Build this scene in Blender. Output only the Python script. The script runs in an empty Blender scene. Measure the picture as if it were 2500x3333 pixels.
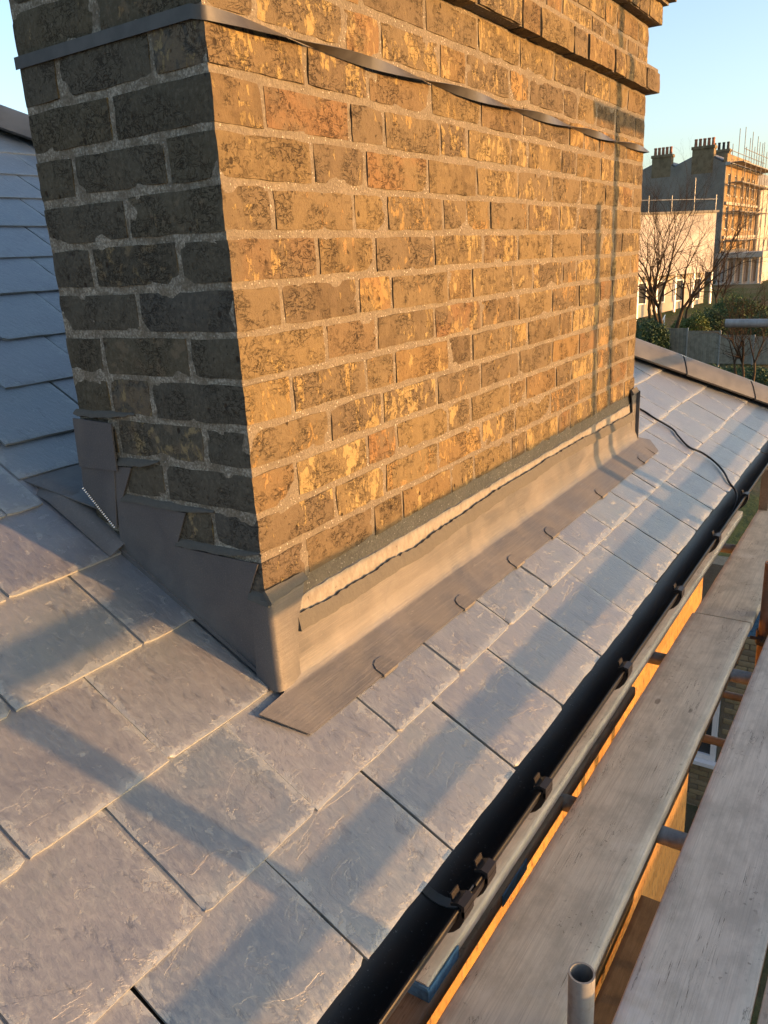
import bpy, bmesh, math, random
from mathutils import Vector, Matrix, noise
R = random.Random(7)
SC = bpy.context.scene
COL = SC.collection
rad = math.radians

# ------------------------------------------------------------------ camera
cd = bpy.data.cameras.new('camera'); cam = bpy.data.objects.new('camera', cd); COL.objects.link(cam)
cd.sensor_fit = 'HORIZONTAL'; cd.sensor_width = 36.0; cd.lens = 2578.9 / 2500 * 36
cd.clip_start = 0.02; cd.clip_end = 3000
r_, d_, f_ = (Vector((0.54509243, -0.83673009, -0.05250719)), Vector((-0.28192569, -0.12395932, -0.95139476)), Vector((0.78955186, 0.53340121, -0.303465)))
m = Matrix.Identity(4)
for i in range(3):
    m[i][0] = r_[i]; m[i][1] = -d_[i]; m[i][2] = -f_[i]
m.translation = Vector((-0.9474, -0.9030, 0.7314))
cam.matrix_world = m
SC.camera = cam

# ------------------------------------------------------------------ sky, sun, exposure
SUN_EL = rad(5.0)
SUN_H = Vector((0.284, -0.959, 0)).normalized()          # towards the sun, level
w = bpy.data.worlds.new('World'); SC.world = w; w.use_nodes = True
nt = w.node_tree; bg = nt.nodes['Background']
sky = nt.nodes.new('ShaderNodeTexSky'); sky.sky_type = 'NISHITA'; sky.sun_disc = False
sky.sun_elevation = SUN_EL; sky.sun_rotation = math.atan2(SUN_H.x, SUN_H.y)
sky.altitude = 30; sky.air_density = 0.74; sky.dust_density = 2.7; sky.ozone_density = 1.0
nt.links.new(sky.outputs[0], bg.inputs[0]); bg.inputs[1].default_value = 0.15
sd = bpy.data.lights.new('sun', 'SUN'); sun = bpy.data.objects.new('sun', sd); COL.objects.link(sun)
sd.energy = 2.4; sd.angle = rad(0.55); sd.color = (1.0, 0.475, 0.155)
to_sun = SUN_H * math.cos(SUN_EL) + Vector((0, 0, math.sin(SUN_EL)))
sun.rotation_euler = to_sun.to_track_quat('Z', 'Y').to_euler(); sun.location = to_sun * 40
SC.view_settings.view_transform = 'Standard'; SC.view_settings.look = 'None'
SC.view_settings.gamma = 1.0; SC.view_settings.use_curve_mapping = False
SC.view_settings.exposure = 2.10

# ------------------------------------------------------------------ helpers
def link(o, parent=None):
    COL.objects.link(o)
    if parent is not None: o.parent = parent
    return o
def tag(o, label=None, cat=None, group=None, kind=None):
    if label: o['label'] = label
    if cat: o['category'] = cat
    if group: o['group'] = group
    if kind: o['kind'] = kind
    return o
def empty(name, label=None, cat=None, loc=(0, 0, 0), group=None):
    o = bpy.data.objects.new(name, None); o.location = loc; o.empty_display_size = 0.1
    link(o); return tag(o, label, cat, group)
def mesh_obj(name, vs, fs, mat, parent=None, smooth=None, loc=None):
    me = bpy.data.meshes.new(name); me.from_pydata([tuple(v) for v in vs], [], fs); me.update()
    if mat: me.materials.append(mat)
    if smooth is not None:
        me.polygons.foreach_set('use_smooth', [True] * len(me.polygons))
        me.set_sharp_from_angle(angle=rad(smooth))
    o = bpy.data.objects.new(name, me)
    if parent is not None and parent.type == 'EMPTY' and loc is None and parent.location.length > 0:
        o.location = -parent.location
    if loc is not None: o.location = loc
    return link(o, parent)
class MB:
    def __init__(s): s.v = []; s.f = []
    def add(s, vs, fs):
        n = len(s.v); s.v += [Vector(v) for v in vs]; s.f += [tuple(i + n for i in f) for f in fs]; return s
    def box(s, a, b, rz=0, c=None):
        (x0, y0, z0), (x1, y1, z1) = a, b
        vs = [(x0, y0, z0), (x1, y0, z0), (x1, y1, z0), (x0, y1, z0), (x0, y0, z1), (x1, y0, z1), (x1, y1, z1), (x0, y1, z1)]
        if rz:
            c = Vector(c or ((x0 + x1) / 2, (y0 + y1) / 2, 0)); q = Matrix.Rotation(rz, 3, 'Z')
            vs = [q @ (Vector(v) - c) + c for v in vs]
        return s.add(vs, [(0, 3, 2, 1), (4, 5, 6, 7), (0, 1, 5, 4), (1, 2, 6, 5), (2, 3, 7, 6), (3, 0, 4, 7)])
    def cbox(s, a, b, c=0.004):
        """box with chamfered edges"""
        bm = bmesh.new(); bmesh.ops.create_cube(bm, size=1)
        for v in bm.verts:
            for i in range(3): v.co[i] = a[i] if v.co[i] < 0 else b[i]
        bmesh.ops.bevel(bm, geom=bm.edges[:] + bm.verts[:], offset=c, segments=2, affect='EDGES', profile=0.6)
        bm.verts.index_update()
        s.add([v.co.copy() for v in bm.verts], [[v.index for v in f.verts] for f in bm.faces]); bm.free(); return s
    def tube(s, pts, rs, n=12, cap=True):
        pts = [Vector(p) for p in pts]
        if not isinstance(rs, (list, tuple)): rs = [rs] * len(pts)
        base = len(s.v); prev = None
        for i, p in enumerate(pts):
            t = (pts[min(i + 1, len(pts) - 1)] - pts[max(i - 1, 0)]).normalized()
            if prev is None:
                u = t.cross(Vector((0, 0, 1)) if abs(t.z) < 0.9 else Vector((1, 0, 0))).normalized()
            else:
                u = (prev - t * prev.dot(t))
                u = u.normalized() if u.length > 1e-6 else t.orthogonal().normalized()
            prev = u; v = t.cross(u)
            for k in range(n):
                a = 2 * math.pi * k / n
                s.v.append(p + (u * math.cos(a) + v * math.sin(a)) * rs[i])
        for i in range(len(pts) - 1):
            for k in range(n):
                a = base + i * n + k; b = base + i * n + (k + 1) % n
                s.f.append((a, b, b + n, a + n))
        if cap:
            s.f.append(tuple(base + k for k in range(n))[::-1]); s.f.append(tuple(base + (len(pts) - 1) * n + k for k in range(n)))
        return s
    def pipe(s, p, q, ro=0.02415, ri=0.0205, n=24):
        """open-ended hollow tube"""
        p = Vector(p); q = Vector(q); t = (q - p).normalized()
        u = t.orthogonal().normalized(); v = t.cross(u); b = len(s.v)
        for c, r in ((p, ro), (q, ro), (q, ri), (p, ri)):
            for k in range(n):
                a = 2 * math.pi * k / n; s.v.append(c + (u * math.cos(a) + v * math.sin(a)) * r)
        for j in range(4):
            for k in range(n):
                a = b + j * n + k; a2 = b + j * n + (k + 1) % n
                c = b + ((j + 1) % 4) * n + k; c2 = b + ((j + 1) % 4) * n + (k + 1) % n
                s.f.append((a, a2, c2, c))
        return s
    def prism(s, poly, x0, x1):
        """poly in (y,z) extruded along x"""
        n = len(poly); vs = [(x0, y, z) for y, z in poly] + [(x1, y, z) for y, z in poly]
        fs = [tuple(range(n)), tuple(range(2 * n - 1, n - 1, -1))] + [(i, i + n, (i + 1) % n + n, (i + 1) % n) for i in range(n)]
        return s.add(vs, fs)
    def sheet(s, rows, thick):
        """grid of points given a thickness along the local normal"""
        h = len(rows); wd = len(rows[0]); P = [[Vector(p) for p in r] for r in rows]
        N = [[None] * wd for _ in range(h)]
        for i in range(h):
            for j in range(wd):
                a = P[min(i + 1, h - 1)][j] - P[max(i - 1, 0)][j]; b = P[i][min(j + 1, wd - 1)] - P[i][max(j - 1, 0)]
                N[i][j] = a.cross(b).normalized()
        b0 = len(s.v)
        for i in range(h):
            for j in range(wd): s.v.append(P[i][j])
        b1 = len(s.v)
        for i in range(h):
            for j in range(wd): s.v.append(P[i][j] - N[i][j] * thick)
        g = lambda b, i, j: b + i * wd + j
        for i in range(h - 1):
            for j in range(wd - 1):
                s.f.append((g(b0, i, j), g(b0, i + 1, j), g(b0, i + 1, j + 1), g(b0, i, j + 1)))
                s.f.append((g(b1, i, j), g(b1, i, j + 1), g(b1, i + 1, j + 1), g(b1, i + 1, j)))
        for i in range(h - 1):
            s.f.append((g(b0, i, 0), g(b1, i, 0), g(b1, i + 1, 0), g(b0, i + 1, 0)))
            s.f.append((g(b0, i, wd - 1), g(b0, i + 1, wd - 1), g(b1, i + 1, wd - 1), g(b1, i, wd - 1)))
        for j in range(wd - 1):
            s.f.append((g(b0, 0, j), g(b0, 0, j + 1), g(b1, 0, j + 1), g(b1, 0, j)))
            s.f.append((g(b0, h - 1, j), g(b1, h - 1, j), g(b1, h - 1, j + 1), g(b0, h - 1, j + 1)))
        return s
    def build(s, name, mat, parent=None, smooth=None, loc=None): return mesh_obj(name, s.v, s.f, mat, parent, smooth, loc)
def copy_tree(o, parent=None):
    c = o.copy(); link(c, parent)
    for ch in o.children: copy_tree(ch, c)
    return c
def nz(p, sc=1.0, off=0.0): return noise.noise(Vector(p) * sc + Vector((off, off * 1.7, -off)))

# ------------------------------------------------------------------ materials
class NT:
    def __init__(s, name):
        s.m = bpy.data.materials.new(name); s.m.use_nodes = True; s.t = s.m.node_tree
        s.b = s.t.nodes['Principled BSDF']; s.tc = s.n('ShaderNodeTexCoord'); s.oi = None
    def n(s, k): return s.t.nodes.new(k)
    def l(s, a, b): s.t.links.new(a, b)
    def put(s, sock, v):
        if v is None: return
        if hasattr(v, 'is_linked'): s.l(v, sock)
        else: sock.default_value = v
    def rand(s):
        if s.oi is None: s.oi = s.n('ShaderNodeObjectInfo')
        return s.oi.outputs['Random']
    def co(s, scale=(1, 1, 1), rot=(0, 0, 0), space='Object', rnd=0.0):
        mp = s.n('ShaderNodeMapping'); s.l(s.tc.outputs[space], mp.inputs[0])
        mp.inputs['Scale'].default_value = scale; mp.inputs['Rotation'].default_value = rot
        if rnd:
            mu = s.math('MULTIPLY', s.rand(), rnd); cb = s.n('ShaderNodeCombineXYZ')
            for i in range(3): s.l(mu, cb.inputs[i])
            s.l(cb.outputs[0], mp.inputs['Location'])
        return mp.outputs[0]
    def noise(s, co, scale=5, detail=4, rough=0.55, dist=0.0, out='Fac'):
        x = s.n('ShaderNodeTexNoise'); s.put(x.inputs['Vector'], co)
        x.inputs['Scale'].default_value = scale; x.inputs['Detail'].default_value = detail
        x.inputs['Roughness'].default_value = rough; x.inputs['Distortion'].default_value = dist
        return x.outputs[out]
    def vor(s, co, scale=5, feat='F1', out='Distance', rnd=1.0):
        x = s.n('ShaderNodeTexVoronoi'); x.feature = feat; s.put(x.inputs['Vector'], co)
        x.inputs['Scale'].default_value = scale; x.inputs['Randomness'].default_value = rnd
        return x.outputs[out]
    def math(s, op, a, b=None, c=None, clamp=False):
        x = s.n('ShaderNodeMath'); x.operation = op; x.use_clamp = clamp
        s.put(x.inputs[0], a); s.put(x.inputs[1], b); s.put(x.inputs[2], c); return x.outputs[0]
    def step(s, v, a, b, lo=0.0, hi=1.0):
        x = s.n('ShaderNodeMapRange'); x.interpolation_type = 'SMOOTHSTEP'; s.put(x.inputs[0], v)
        s.put(x.inputs[1], a); s.put(x.inputs[2], b); s.put(x.inputs[3], lo); s.put(x.inputs[4], hi); return x.outputs[0]
    def mix(s, f, a, b, mode='MIX'):
        x = s.n('ShaderNodeMix'); x.data_type = 'RGBA'; x.blend_type = mode; s.put(x.inputs[0], f)
        for k, v in ((6, a), (7, b)):
            if isinstance(v, (tuple, list)): v = (*v[:3], 1)
            s.put(x.inputs[k], v)
        return x.outputs[2]
    def ramp(s, f, stops, interp='LINEAR'):
        x = s.n('ShaderNodeValToRGB'); s.put(x.inputs[0], f); e = x.color_ramp; e.interpolation = interp
        while len(e.elements) < len(stops): e.elements.new(0.5)
        for el, (p, c) in zip(e.elements, stops): el.position = p; el.color = (*c, 1)
        return x.outputs[0]
    def attr(s, name):
        x = s.n('ShaderNodeAttribute'); x.attribute_name = name; return x.outputs['Fac']
    def bump(s, h, strength=0.3, dist=0.002, prev=None):
        x = s.n('ShaderNodeBump'); s.put(x.inputs['Height'], h); x.inputs['Strength'].default_value = strength
        x.inputs['Distance'].default_value = dist
        if prev is not None: s.l(prev, x.inputs['Normal'])
        return x.outputs[0]
    def out(s, col=None, rough=0.8, spec=0.3, metal=0.0, normal=None, **kw):
        s.put(s.b.inputs['Base Color'], (*col[:3], 1) if isinstance(col, (tuple, list)) else col)
        s.put(s.b.inputs['Roughness'], rough); s.put(s.b.inputs['Metallic'], metal)
        s.b.inputs['Specular IOR Level'].default_value = spec
        if normal is not None: s.l(normal, s.b.inputs['Normal'])
        for k, v in kw.items(): s.put(s.b.inputs[k], v)
        return s.m
M = {}
def mat_brick():
    t = NT('stock_brick'); rn = t.rand(); soot = t.attr('soot')
    fr = lambda k: t.math('FRACT', t.math('MULTIPLY', rn, k))
    body = t.ramp(rn, [(0.0, (0.158, 0.126, 0.092)), (0.3, (0.182, 0.145, 0.098)), (0.52, (0.222, 0.172, 0.100)), (0.72, (0.170, 0.136, 0.096)), (0.88, (0.228, 0.160, 0.084)), (1.0, (0.158, 0.128, 0.100))])
    c1 = t.co((1, 1, 0.5), rnd=7); n1 = t.math('MULTIPLY_ADD', t.noise(c1, 75, 6, 0.66, 0.5), 0.55, t.math('MULTIPLY', t.noise(c1, 22, 4, 0.6), 0.45))
    thr = t.math('MULTIPLY_ADD', fr(13.7), 0.10, 0.492)
    patch = t.step(n1, thr, t.math('ADD', thr, 0.028))
    yel = t.ramp(fr(5.3), [(0, (0.37, 0.285, 0.140)), (0.4, (0.395, 0.31, 0.165)), (0.7, (0.37, 0.272, 0.128)), (0.92, (0.35, 0.225, 0.112)), (1, (0.405, 0.32, 0.175))])
    var = t.noise(t.co(rnd=3), 55, 7, 0.7)
    col = t.mix(t.math('MULTIPLY', patch, 0.9), body, yel)
    col = t.mix(t.step(var, 0.40, 0.72, 0.0, 0.38), col, t.mix(0.5, col, (0.072, 0.058, 0.045)))
    orange = t.step(fr(29.1), 0.90, 0.93)
    col = t.mix(t.math('MULTIPLY', orange, t.step(t.noise(t.co(rnd=9), 13, 4), 0.38, 0.62, 0.0, 0.62)), col, (0.255, 0.150, 0.082))
    burnt = t.math('MULTIPLY', t.step(fr(41.3), 0.80, 0.86), t.step(t.noise(t.co((1, 1, 0.7), rnd=12), 17, 5, 0.65), 0.42, 0.60))
    col = t.mix(t.math('MULTIPLY', burnt, 0.5), col, (0.095, 0.070, 0.046))
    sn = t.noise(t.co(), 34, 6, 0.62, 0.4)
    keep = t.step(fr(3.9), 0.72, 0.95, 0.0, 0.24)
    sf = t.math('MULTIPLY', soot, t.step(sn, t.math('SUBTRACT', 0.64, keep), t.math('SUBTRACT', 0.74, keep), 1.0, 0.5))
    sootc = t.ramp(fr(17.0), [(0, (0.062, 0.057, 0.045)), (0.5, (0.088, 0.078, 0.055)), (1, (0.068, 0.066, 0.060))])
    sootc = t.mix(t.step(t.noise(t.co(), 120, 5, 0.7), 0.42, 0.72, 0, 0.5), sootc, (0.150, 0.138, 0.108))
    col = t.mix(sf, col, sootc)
    # drag marks and hairline cracks: ridges of a stretched noise, in patches
    r1 = t.math('ABSOLUTE', t.math('SUBTRACT', t.noise(t.co((1.0, 1.0, 2.2), (0.0, 0.6, 0.0), rnd=5), 34, 5, 0.62, 0.7), 0.5))
    r2 = t.math('ABSOLUTE', t.math('SUBTRACT', t.noise(t.co((1.6, 1.6, 1.0), (0.0, -0.3, 0.0), rnd=8), 40, 4, 0.6, 0.9), 0.5))
    area = t.step(t.noise(t.co(rnd=11), 15, 3, 0.6), 0.42, 0.60)
    crm = t.math('MULTIPLY', t.math('MAXIMUM', t.step(r1, 0.004, 0.022, 1.0, 0.0), t.step(r2, 0.003, 0.014, 0.9, 0.0)), area)
    pit = t.step(t.noise(t.co((1, 1, 0.7)), 150, 2, 0.5), 0.68, 0.74)
    pb = t.vor(t.co((1, 1, 0.72), rnd=4), 36, 'F1'); big = t.math('MULTIPLY', t.step(pb, 0.10, 0.17, 1.0, 0.0), t.step(t.noise(t.co(rnd=2), 9, 2), 0.50, 0.56))
    hole = t.math('MAXIMUM', t.math('MAXIMUM', t.math('MULTIPLY', crm, 0.85), t.math('MULTIPLY', pit, 0.8)), big)
    col = t.mix(t.math('MULTIPLY', hole, 0.85), col, (0.026, 0.020, 0.016))
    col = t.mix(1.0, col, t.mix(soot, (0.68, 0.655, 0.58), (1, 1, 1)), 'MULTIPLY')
    h = t.math('ADD', t.math('MULTIPLY', var, 1.1), t.math('MULTIPLY', patch, 0.25))
    h = t.math('SUBTRACT', h, t.math('MULTIPLY', hole, 0.9))
    return t.out(col, 0.92, 0.15, normal=t.bump(h, 0.8, 0.0045))
def mat_mortar(name, c1, c2, soot=True):
    t = NT(name); a = t.noise(t.co(), 210, 4, 0.7); b = t.noise(t.co(), 16, 5, 0.6)
    col = t.mix(t.step(a, 0.35, 0.68), c1, c2)
    col = t.mix(t.step(b, 0.35, 0.7, 0, 0.45), col, (0.10, 0.088, 0.07))
    g = t.vor(t.co(), 135, 'F1'); gl = t.math('MULTIPLY', t.step(g, 0.16, 0.30, 1, 0), t.step(t.noise(t.co(), 70, 2), 0.46, 0.56))
    col = t.mix(t.math('MULTIPLY', gl, 0.7), col, (0.44, 0.40, 0.34))
    if soot:
        col = t.mix(t.math('MULTIPLY', t.attr('soot'), t.step(t.noise(t.co(), 30, 5, 0.6), 0.36, 0.62, 0.6, 0.1)), col, t.mix(t.step(a, 0.42, 0.62), (0.20, 0.19, 0.16), (0.52, 0.50, 0.44)))  # mixes the left-face mortar paler, no soot on it
    return t.out(col, 0.95, 0.1, normal=t.bump(t.math('ADD', a, t.math('MULTIPLY', gl, 0.5)), 0.9, 0.003))
M['brick'] = mat_brick()
M['mortar'] = mat_mortar('lime_mortar', (0.128, 0.110, 0.084), (0.188, 0.163, 0.126))
def mat_pointing():
    t = NT('fresh_pointing'); a = t.noise(t.co(), 160, 5, 0.65)
    col = t.mix(a, (0.070, 0.068, 0.062), (0.120, 0.114, 0.102))
    return t.out(col, 0.95, 0.1, normal=t.bump(a, 0.5, 0.002))
M['pointing'] = mat_pointing()
def mat_render():
    t = NT('pale_render'); a = t.noise(t.co((1, 1, 0.6)), 70, 6, 0.65)
    col = t.mix(t.step(a, 0.3, 0.7), (0.235, 0.225, 0.205), (0.165, 0.152, 0.132))
    pit = t.step(t.noise(t.co((1, 1, 0.5)), 130, 2), 0.70, 0.77)
    col = t.mix(t.math('MULTIPLY', pit, 0.85), col, (0.05, 0.045, 0.04))
    return t.out(col, 0.92, 0.15, normal=t.bump(t.math('SUBTRACT', a, pit), 0.6, 0.003))
M['render'] = mat_render()
def mat_slate():
    t = NT('riven_slate'); rn = t.rand()
    base = t.ramp(rn, [(0, (0.150, 0.166, 0.190)), (0.2, (0.205, 0.198, 0.212)), (0.4, (0.145, 0.168, 0.182)), (0.6, (0.235, 0.218, 0.218)), (0.8, (0.172, 0.160, 0.182)), (1, (0.212, 0.222, 0.226))])
    n1 = t.noise(t.co((1, 1, 1), rnd=5), 10, 6, 0.65, 0.3); n2 = t.noise(t.co((1.7, 0.65, 1), (0, 0, 0.35), rnd=3), 75, 7, 0.68, 0.0)
    col = t.mix(t.step(n1, 0.42, 0.62, 0, 0.85), base, t.mix(0.6, base, (0.285, 0.250, 0.238)))
    col = t.mix(t.step(n2, 0.46, 0.70, 0, 0.55), col, (0.320, 0.312, 0.302)); col = t.mix(t.step(n2, 0.46, 0.30, 0, 0.4), col, (0.10, 0.105, 0.115))
    n3 = t.noise(t.co((1.3, 0.5, 1), (0, 0, 0.5), rnd=8), 30, 5, 0.65, 0.4); st = t.step(n3, 0.58, 0.70)
    col = t.mix(t.math('MULTIPLY', st, 0.65), col, (0.085, 0.084, 0.095))
    n4 = t.noise(t.co(rnd=13), 5, 5, 0.62, 0.5); col = t.mix(t.step(n4, 0.50, 0.68, 0, 0.5), col, (0.135, 0.128, 0.150)); col = t.mix(t.step(n4, 0.48, 0.32, 0, 0.35), col, (0.225, 0.235, 0.215))
    lay = t.noise(t.co((1, 1.3, 1), (0, 0, 0.5), rnd=6), 6, 8, 0.60, 0.9)
    lam = t.math('FRACT', t.math('MULTIPLY', lay, 5.0)); ln = t.step(lam, 0.0, 0.05, 1.0, 0.0)
    edge = t.attr('edge')
    lm = t.math('MULTIPLY', ln, t.step(t.math('ADD', t.noise(t.co(rnd=2), 7, 3), t.math('MULTIPLY', t.math('MINIMUM', edge, 1.0), 0.28)), 0.52, 0.70))
    col = t.mix(t.math('MULTIPLY', lm, 0.30), col, (0.38, 0.37, 0.35))
    col = t.mix(t.math('MULTIPLY', t.math('MINIMUM', edge, 1.0), t.step(n2, 0.40, 0.60, 0.0, 0.55)), col, (0.385, 0.365, 0.335))
    col = t.mix(t.step(edge, 1.05, 1.6, 0, 0.85), col, (0.50, 0.455, 0.40))  # slate sides coloured paler to imitate sunlit edges
    e1 = t.math('MINIMUM', edge, 1.0)
    fl = t.step(t.math('ADD', t.noise(t.co(rnd=14), 42, 5, 0.62, 0.3), t.math('MULTIPLY', e1, 0.20)), 0.64, 0.655)
    col = t.mix(t.math('MULTIPLY', fl, 0.5), col, (0.42, 0.405, 0.375))
    sr = t.math('ABSOLUTE', t.math('SUBTRACT', t.noise(t.co((0.8, 1.6, 1), (0, 0, 0.7), rnd=16), 13, 4, 0.55, 0.4), 0.5))
    scr = t.math('MULTIPLY', t.step(sr, 0.0, 0.007, 1, 0), t.step(t.noise(t.co(rnd=17), 9, 2), 0.57, 0.62)); col = t.mix(t.math('MULTIPLY', scr, 0.22), col, (0.42, 0.41, 0.39))
    spt = t.math('MULTIPLY', t.step(t.vor(t.co(rnd=9), 9, 'F1'), 0.10, 0.19, 1, 0), t.step(t.noise(t.co(rnd=4), 4, 2), 0.58, 0.62))
    col = t.mix(t.math('MULTIPLY', spt, 0.32), col, (0.10, 0.10, 0.105))
    h = t.math('ADD', t.math('MULTIPLY', n2, 0.9), t.math('MULTIPLY', t.step(lam, 0.0, 0.08), 0.16))
    h = t.math('ADD', h, t.math('MULTIPLY', n1, 0.5)); h = t.math('SUBTRACT', h, t.math('MULTIPLY', st, 0.3)); h = t.math('SUBTRACT', h, t.math('MULTIPLY', fl, 0.45))
    col = t.mix(1.0, col, (0.46, 0.54, 0.63), 'MULTIPLY')
    t.b.inputs['Coat Weight'].default_value = 1.0; t.b.inputs['Coat Roughness'].default_value = 0.42; t.b.inputs['Coat IOR'].default_value = 1.75
    nb = t.bump(h, 0.66, 0.0030); t.l(nb, t.b.inputs['Coat Normal'])
    return t.out(col, t.step(n2, 0.3, 0.7, 0.34, 0.58), 0.9, normal=nb)
M['slate'] = mat_slate()
def mat_lead():
    t = NT('sheet_lead'); n1 = t.noise(t.co((1, 1, 1)), 7, 5, 0.6, 0.6); n2 = t.noise(t.co((1.6, 60, 60)), 6, 4, 0.65)
    col = t.mix(t.step(n1, 0.3, 0.7), (0.088, 0.090, 0.098), (0.125, 0.121, 0.121))
    col = t.mix(t.step(n2, 0.46, 0.70, 0, 0.30), col, (0.21, 0.20, 0.195))
    pl = t.step(t.noise(t.co(), 4.5, 6, 0.65), 0.52, 0.68); col = t.mix(t.math('MULTIPLY', pl, 0.28), col, (0.215, 0.205, 0.20))
    sc = t.step(t.noise(t.co((8, 60, 60), (0.3, 0.2, 0.5)), 3, 3, 0.7), 0.66, 0.72); col = t.mix(t.math('MULTIPLY', sc, 0.25), col, (0.33, 0.32, 0.31))
    h = t.math('ADD', n1, t.math('MULTIPLY', n2, 0.25))
    return t.out(col, t.step(n1, 0.3, 0.7, 0.46, 0.62), 0.42, 0.38, normal=t.bump(h, 0.45, 0.006))
M['lead'] = mat_lead()
def mat_plain(name, c, rough=0.6, spec=0.3, metal=0.0, var=0.25, scale=20, bump=0.0, c2=None):
    t = NT(name); n1 = t.noise(t.co(), scale, 5, 0.6)
    c2 = c2 or tuple(x * (1 - var) for x in c)
    col = t.mix(t.step(n1, 0.35, 0.68), c, c2)
    return t.out(col, rough, spec, metal, normal=t.bump(n1, bump, 0.004) if bump else None)
def mat_gutter():
    t = NT('black_gutter_plastic'); d = t.noise(t.co(), 170, 3, 0.6); sp = t.step(d, 0.66, 0.71)
    big = t.step(t.noise(t.co((1, 3, 3)), 5, 4), 0.45, 0.7, 0, 0.35)
    v = t.vor(t.co(), 75, 'F1'); dr = t.math('MULTIPLY', t.step(v, 0.10, 0.16, 1, 0), t.step(t.noise(t.co(), 22, 2), 0.48, 0.56))
    col = t.mix(big, (0.010, 0.010, 0.011), (0.026, 0.026, 0.027)); col = t.mix(t.math('MULTIPLY', t.math('MAXIMUM', sp, t.math('MULTIPLY', dr, 0.5)), 0.45), col, (0.15, 0.155, 0.16))
    return t.out(col, 0.38, 0.35, normal=t.bump(dr, 0.5, 0.002))
M['gutter'] = mat_gutter()
M['clip'] = mat_plain('bracket_plastic', (0.018, 0.016, 0.016), 0.35, 0.35)
M['seal'] = mat_plain('grey_rubber_seal', (0.10, 0.10, 0.098), 0.8)
def mat_wood(name, a, b, dark, rz=0.0):
    t = NT(name); rn = t.rand()
    g = t.noise(t.co((1.0, 15, 15), rnd=6), 5, 6, 0.62, 1.1); g2 = t.noise(t.co((0.6, 120, 120), rnd=4), 3, 4, 0.65); bl = t.noise(t.co((1, 1.3, 1), rnd=3), 7, 7, 0.66)
    col = t.mix(t.step(g, 0.25, 0.75), a, b)
    col = t.mix(t.step(g2, 0.48, 0.70, 0, 0.38), col, dark)
    col = t.mix(t.step(bl, 0.38, 0.68, 0, 0.55), col, tuple(x * 0.58 for x in a))
    ck = t.noise(t.co((0.55, 26, 26), rnd=9), 4, 3, 0.55); cr = t.math('MULTIPLY', t.step(t.math('ABSOLUTE', t.math('SUBTRACT', ck, 0.5)), 0.0, 0.009, 1, 0), t.step(t.noise(t.co((0.8, 3, 3), rnd=5), 3, 3), 0.58, 0.62))
    col = t.mix(t.math('MULTIPLY', cr, 0.75), col, (0.03, 0.026, 0.022))
    kv = t.vor(t.co((1.0, 2.2, 1), rnd=2), 3.1, 'F1'); kn = t.math('MULTIPLY', t.step(kv, 0.045, 0.075, 1, 0), 0.55); col = t.mix(kn, col, (0.07, 0.058, 0.047))
    sp = t.step(t.noise(t.co(rnd=1), 80, 3), 0.62, 0.67); sp = t.math('MULTIPLY', sp, t.step(t.noise(t.co(rnd=7), 4, 3), 0.52, 0.62))
    col = t.mix(t.math('MULTIPLY', sp, 0.4), col, (0.03, 0.028, 0.025))
    sm = t.step(t.noise(t.co(rnd=8), 2.6, 5, 0.7), 0.56, 0.70, 0, 0.45); col = t.mix(sm, col, tuple(min(0.7, x * 1.25) for x in b))
    k2 = t.noise(t.co((0.8, 5, 5), rnd=12), 2.2, 6, 0.6, 0.3); c2 = t.math('MULTIPLY', t.step(t.math('ABSOLUTE', t.math('SUBTRACT', k2, 0.5)), 0.0, 0.0045, 1, 0), t.step(t.noise(t.co((1, 2, 2), rnd=15), 2.5, 2), 0.46, 0.52))
    cr = t.math('MAXIMUM', cr, c2); col = t.mix(t.math('MULTIPLY', c2, 0.55), col, (0.05, 0.045, 0.04))
    h = t.math('SUBTRACT', t.math('ADD', g, t.math('MULTIPLY', g2, 0.5)), cr)
    return t.out(col, 0.82, 0.2, normal=t.bump(h, 0.35, 0.002))
M['board'] = mat_wood('weathered_scaffold_board', (0.54, 0.505, 0.42), (0.67, 0.625, 0.52), (0.28, 0.255, 0.21))
M['board2'] = mat_wood('silvered_scaffold_board', (0.54, 0.52, 0.465), (0.67, 0.64, 0.57), (0.30, 0.285, 0.255))
M['board3'] = mat_wood('pale_dusty_board', (0.55, 0.51, 0.41), (0.68, 0.63, 0.51), (0.30, 0.27, 0.21))
M['timber'] = mat_wood('brown_timber', (0.20, 0.16, 0.11), (0.26, 0.21, 0.15), (0.11, 0.085, 0.06))
M['blue'] = mat_plain('chipped_blue_paint', (0.085, 0.215, 0.38), 0.7, 0.2, 0, 0.45, 45, 0.4)
def mat_galv(name, c1, c2, rust):
    t = NT(name); n1 = t.noise(t.co((1, 1, 0.3)), 18, 5, 0.65); n2 = t.noise(t.co(), 60, 4, 0.6)
    col = t.mix(t.step(n1, 0.35, 0.65), c1, c2); col = t.mix(t.step(n2, 0.5, 0.75, 0, rust), col, (0.13, 0.065, 0.035))
    return t.out(col, t.step(n2, 0.3, 0.7, 0.38, 0.6), 0.5, 0.35, normal=t.bump(n2, 0.2, 0.002))
M['galv'] = mat_galv('galvanised_tube', (0.30, 0.31, 0.315), (0.21, 0.215, 0.215), 0.2)
M['rusty'] = mat_galv('rusty_tube', (0.19, 0.125, 0.095), (0.135, 0.09, 0.07), 0.7)
M['shadetube'] = mat_galv('shaded_tube', (0.085, 0.08, 0.072), (0.06, 0.055, 0.05), 0.3)  # dark copy of the tube colour, imitating shade on the lower cross tubes
M['strap'] = mat_plain('dull_steel_strap', (0.070, 0.066, 0.062), 0.48, 0.4, 0.15, 0.3, 30)
M['cable'] = mat_plain('black_cable', (0.012, 0.012, 0.012), 0.45)
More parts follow.
